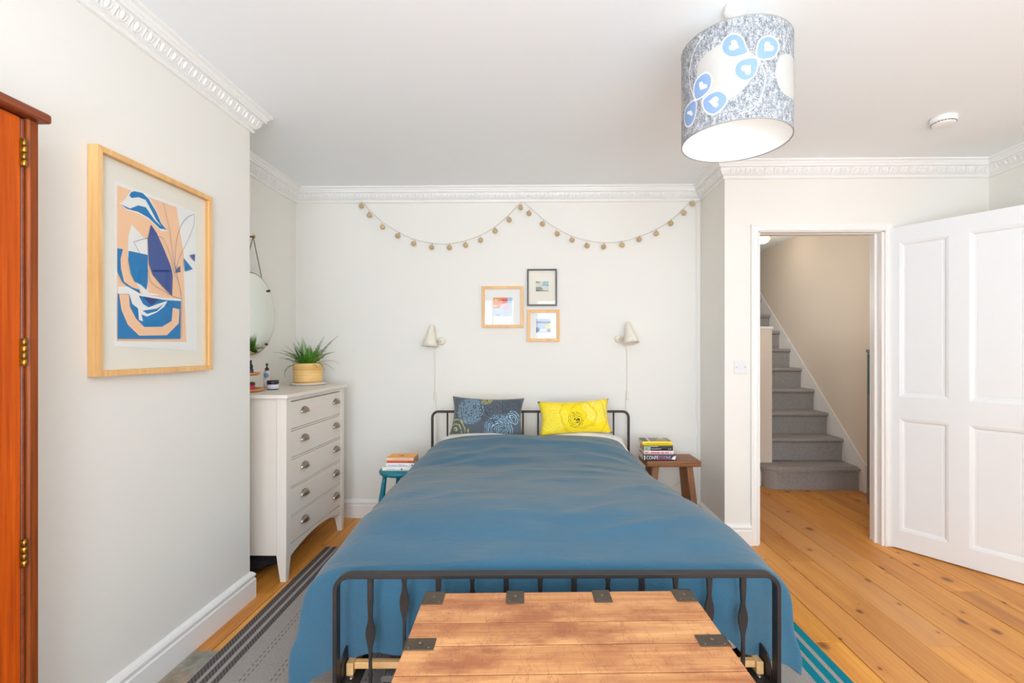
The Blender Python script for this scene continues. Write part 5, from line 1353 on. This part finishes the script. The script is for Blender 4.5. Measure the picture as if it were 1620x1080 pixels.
for v_ in m.bm.verts:
    p = v_.co; y = p.dot(EY)
    a = noise.noise(Vector((p.x * 1.6, p.y * 2.2, p.z * 2))) * .012
    b = noise.noise(Vector((p.x * 2.2 + p.y * 1.2, p.y * 8.5, p.z * 4 + 3))) * .010 * (.5 + .8 * sm(.7, 1.6, y))
    c_ = abs(noise.noise(Vector((p.x * 3.1 - p.y * 3.0, p.y * 4.0 + p.x * 2.0, 7 + p.z * 2)))) * -.020 + .005
    cz = 0
    for x0, y0, x1, y1, wd_, ht_ in CREASE:
        q = Vector((p.dot(EX), y)); s0 = Vector((x0, y0)); dv = Vector((x1 - x0, y1 - y0)); tt = max(0, min(1, (q - s0).dot(dv) / dv.length_squared))
        wob_ = .012 * math.sin(tt * 7 + x0 * 9)
        dn_ = (q - s0 - dv * tt).length + wob_ * .4; end_ = math.sin(PI * min(1, max(0, .08 + .84 * tt)))
        cz += ht_ * math.exp(-(dn_ / wd_) ** 2) * end_
    v_.co = p + v_.normal * (a + b + c_ * 0.9 + cz)
for f in m.bm.faces: f.smooth = True
o = m.build('duvet', duvet_mat(), loc=BO, recalc=False, weld=False); tag(o, 'rumpled blue linen duvet spread over the bed', 'duvet')
ss = o.modifiers.new('smooth', 'SUBSURF'); ss.levels = 1; ss.render_levels = 1


# --- cushions
def ring_mat(name, base, rings, streaks=None):
    """fabric printed with hand drawn concentric rings: (x, z, radius, colour, count)"""
    t = NT(name); t.set(Roughness=.85, Sheen_Weight=.2)
    tc = t.n('TexCoord'); sp = t.n('SeparateXYZ'); t.l(tc.outputs['Object'], sp.inputs[0])
    nz = t.noise(t.coords((1, 1, 1)), 14, 3)
    nf = t.noise(t.coords((1, 1, 1)), 60, 2)
    c = lin(base)
    for x, z, r_, colr, cnt, gap in rings:
        dx = t.math('SUBTRACT', sp.outputs[0], x); dz = t.math('SUBTRACT', sp.outputs[2], z)
        d = t.math('SQRT', t.math('ADD', t.math('MULTIPLY', dx, dx), t.math('MULTIPLY', dz, dz)))
        dn = t.math('ADD', d, t.math('MULTIPLY_ADD', nz, .07, -.035))
        s_ = t.math('SINE', t.math('MULTIPLY', dn, 2 * PI * cnt / r_))
        on = t.math('GREATER_THAN', s_, gap); on = t.math('MULTIPLY', on, t.math('LESS_THAN', d, r_)); on = t.math('MULTIPLY', on, t.math('GREATER_THAN', nf, .40))
        c = t.mix(on, c, lin(colr))
    t.col(c); t.bump(t.noise(t.coords(), 300, 2), .2, .002)
    return t.m


M_CUG = ring_mat('grey_ring_print', (82, 90, 98), [(-.115, .02, .095, (140, 182, 204), 8, .55), (.085, -.105, .10, (140, 182, 206), 8, .5), (.17, .065, .075, (40, 44, 54), 8, .5), (.03, .02, .085, (58, 62, 74), 5, .6), (-.005, .105, .04, (206, 200, 70), 3, .5), (.18, -.02, .05, (150, 190, 210), 3, .5), (-.21, -.11, .09, (190, 186, 80), 3, .75)])
M_CUY = ring_mat('yellow_ring_print', (240, 212, 4), [(.15, .035, .095, (246, 232, 140), 9, .45), (-.15, -.01, .10, (240, 224, 120), 7, .6), (.0, -.035, .055, (70, 66, 20), 4, .62), (.012, -.042, .016, (40, 38, 20), 1, -.3), (.06, .0, .21, (226, 196, 20), 3, .8)])
M_YB = plain('yellow_cotton', (240, 214, 20), .85)
M_DB = plain('dark_cotton', (60, 64, 70), .85)
o = pillow_bm(.515, .280, .13, pinch=.085, seed=1).build('cushion', [M_CUG, M_YB]); o.location = (-.352, 3.405, .852); o.rotation_euler = (math.radians(-24), math.radians(1.5), math.radians(1))
tag(o, 'dark grey oblong cushion printed with pale blue rings leaning at the headboard', 'cushion', 'oblong cushions at the headboard')
o = pillow_bm(.510, .252, .13, pinch=.085, seed=9).build('cushion', [M_CUY, M_DB]); o.location = (.262, 3.41, .846); o.rotation_euler = (math.radians(-24), math.radians(-2.5), math.radians(2))
tag(o, 'bright yellow oblong cushion printed with rings leaning at the headboard', 'cushion', 'oblong cushions at the headboard')

# ================================================================== TRUNK
t = NT('worn_pine'); t.set(Roughness=.5)
v = t.coords((1.4, 14, 14), 4); n1 = t.noise(v, 1.0, 6, .6, .7)
v2 = t.coords((3, 120, 60), 4); n2 = t.noise(v2, 1.0, 3, .6)
c = t.ramp(t.math('ADD', t.math('MULTIPLY', n1, .7), t.math('MULTIPLY', n2, .3)), [(.34, lin((170, 106, 60))), (.62, lin((218, 160, 104)))])
st1 = t.noise(t.coords((4, 7, 5), 3), 1.3, 6, .62)
c = t.mix(t.ramp(st1, [(.47, 0.0), (.66, .85)]), c, lin((152, 86, 54)))
vo = t.n('TexVoronoi', voronoi_dimensions='2D'); vo.inputs['Scale'].default_value = 13; t.l(t.coords((1, 1.3, 1), 2), vo.inputs['Vector'])
c = t.mix(t.math('MULTIPLY', t.math('LESS_THAN', vo.outputs['Distance'], t.math('MULTIPLY_ADD', st1, .12, -.035)), .55), c, lin((96, 58, 40)))
wv = t.noise(t.coords((9, 2.2, 5), 5), 1.6, 3, .5, 2.5)
c = t.mix(t.ramp(t.math('ABSOLUTE', t.math('SUBTRACT', wv, .5)), [(.0, .45), (.010, 0.0)]), c, lin((120, 66, 42)))
t.col(c); t.bump(t.math('ADD', n2, st1), .12, .003)
M_WORN = t.m
M_STRAP = plain('dark_strap', (84, 72, 60), .5, .5, (120, .25), var=.15)
TW, TD, TZ = .790, .495, .600
ang = math.radians(2.2)
back_mid = Vector(((-.331 + .458) / 2, (1.425 + 1.457) / 2, 0))
tk = thing('trunk', 'scuffed pine trunk with dark metal straps at the foot of the bed', 'trunk', back_mid + Vector((math.sin(ang), -math.cos(ang), 0)) * TD / 2, ang)
hb = TD / 2
seams = [0, .158, .257, .364, TD]
for a, b in zip(seams[:-1], seams[1:]):
    MB().box((-TW / 2, -(b - a) / 2 + .0023, -.011), (TW / 2, (b - a) / 2 - .0023, .011), .0008).build('plank', M_WORN, tk, (0, hb - (a + b) / 2, TZ - .011))
m = MB()
m.box((-TW / 2 + .004, hb - .022, TZ - .075), (TW / 2 - .004, hb - .004, TZ - .022)); m.box((-TW / 2 + .004, -hb + .004, TZ - .075), (TW / 2 - .004, -hb + .022, TZ - .022))
for s in (-1, 1):
    lo, hi = sorted((s * (TW / 2 - .004), s * (TW / 2 - .022))); m.box((lo, -hb + .022, TZ - .075), (hi, hb - .022, TZ - .022))
m.build('lid_rim', M_WORN, tk)
zz = [.03, .20, .36, TZ - .077]
for a, b in zip(zz[:-1], zz[1:]):
    for y in (hb - .022, -hb + .004):
        MB().box((-TW / 2 + .004, y, a), (TW / 2 - .004, y + .018, b - .001), .001).build('board', M_WORN, tk)
    for s in (-1, 1):
        lo, hi = sorted((s * (TW / 2 - .004), s * (TW / 2 - .022))); MB().box((lo, -hb + .0225, a), (hi, hb - .0225, b - .001), .001).build('board', M_WORN, tk)
MB().box((-TW / 2 + .02, -hb + .02, .032), (TW / 2 - .02, hb - .02, .045)).build('bottom', M_WORN, tk)
for s in (-1, 1): MB().box((s * .3 - .03, -hb + .01, .0074), (s * .3 + .03, hb - .01, .03), .003).build('skid', M_WORN, tk)


def strap(x0, x1, y0, y1, edge):
    m = MB(); m.box((x0, y0, TZ + .0004), (x1, y1, TZ + .0028), .0008)
    if edge == 'back': m.box((x0, hb + .0004, TZ - .19), (x1, hb + .0026, TZ + .0028))
    else:
        s = -1 if edge == 'left' else 1
        lo, hi = sorted((s * (TW / 2 + .0004), s * (TW / 2 + .0026))); m.box((lo, y0, TZ - .16), (hi, y1, TZ + .0028))
    p = m.build('strap', M_STRAP, tk)
    cx, cy = (x0 + x1) / 2, (y0 + y1) / 2
    for dx, dy, r_ in ((0, .004, .0055), (-.32, -.34, .003), (.32, -.34, .003)):
        MB().lathe([(r_, 0), (r_ * .9, .0012), (.0001, .002)], 12, (cx + dx * (x1 - x0), cy + dy * (1 if abs(dy) < .1 else (y1 - y0)), TZ + .0026)).build('rivet', plain('strap_rivet', (120, 104, 88), .4, .7), p)


strap(-TW / 2, -TW / 2 + .060, hb - .066, hb + .0026, 'back'); strap(-.155, -.103, hb - .066, hb + .0026, 'back'); strap(.098, .150, hb - .066, hb + .0026, 'back'); strap(TW / 2 - .060, TW / 2, hb - .066, hb + .0026, 'back')
strap(-TW / 2 - .0026, -TW / 2 + .072, hb - .275, hb - .228, 'left'); strap(TW / 2 - .072, TW / 2 + .0026, hb - .275, hb - .228, 'right')
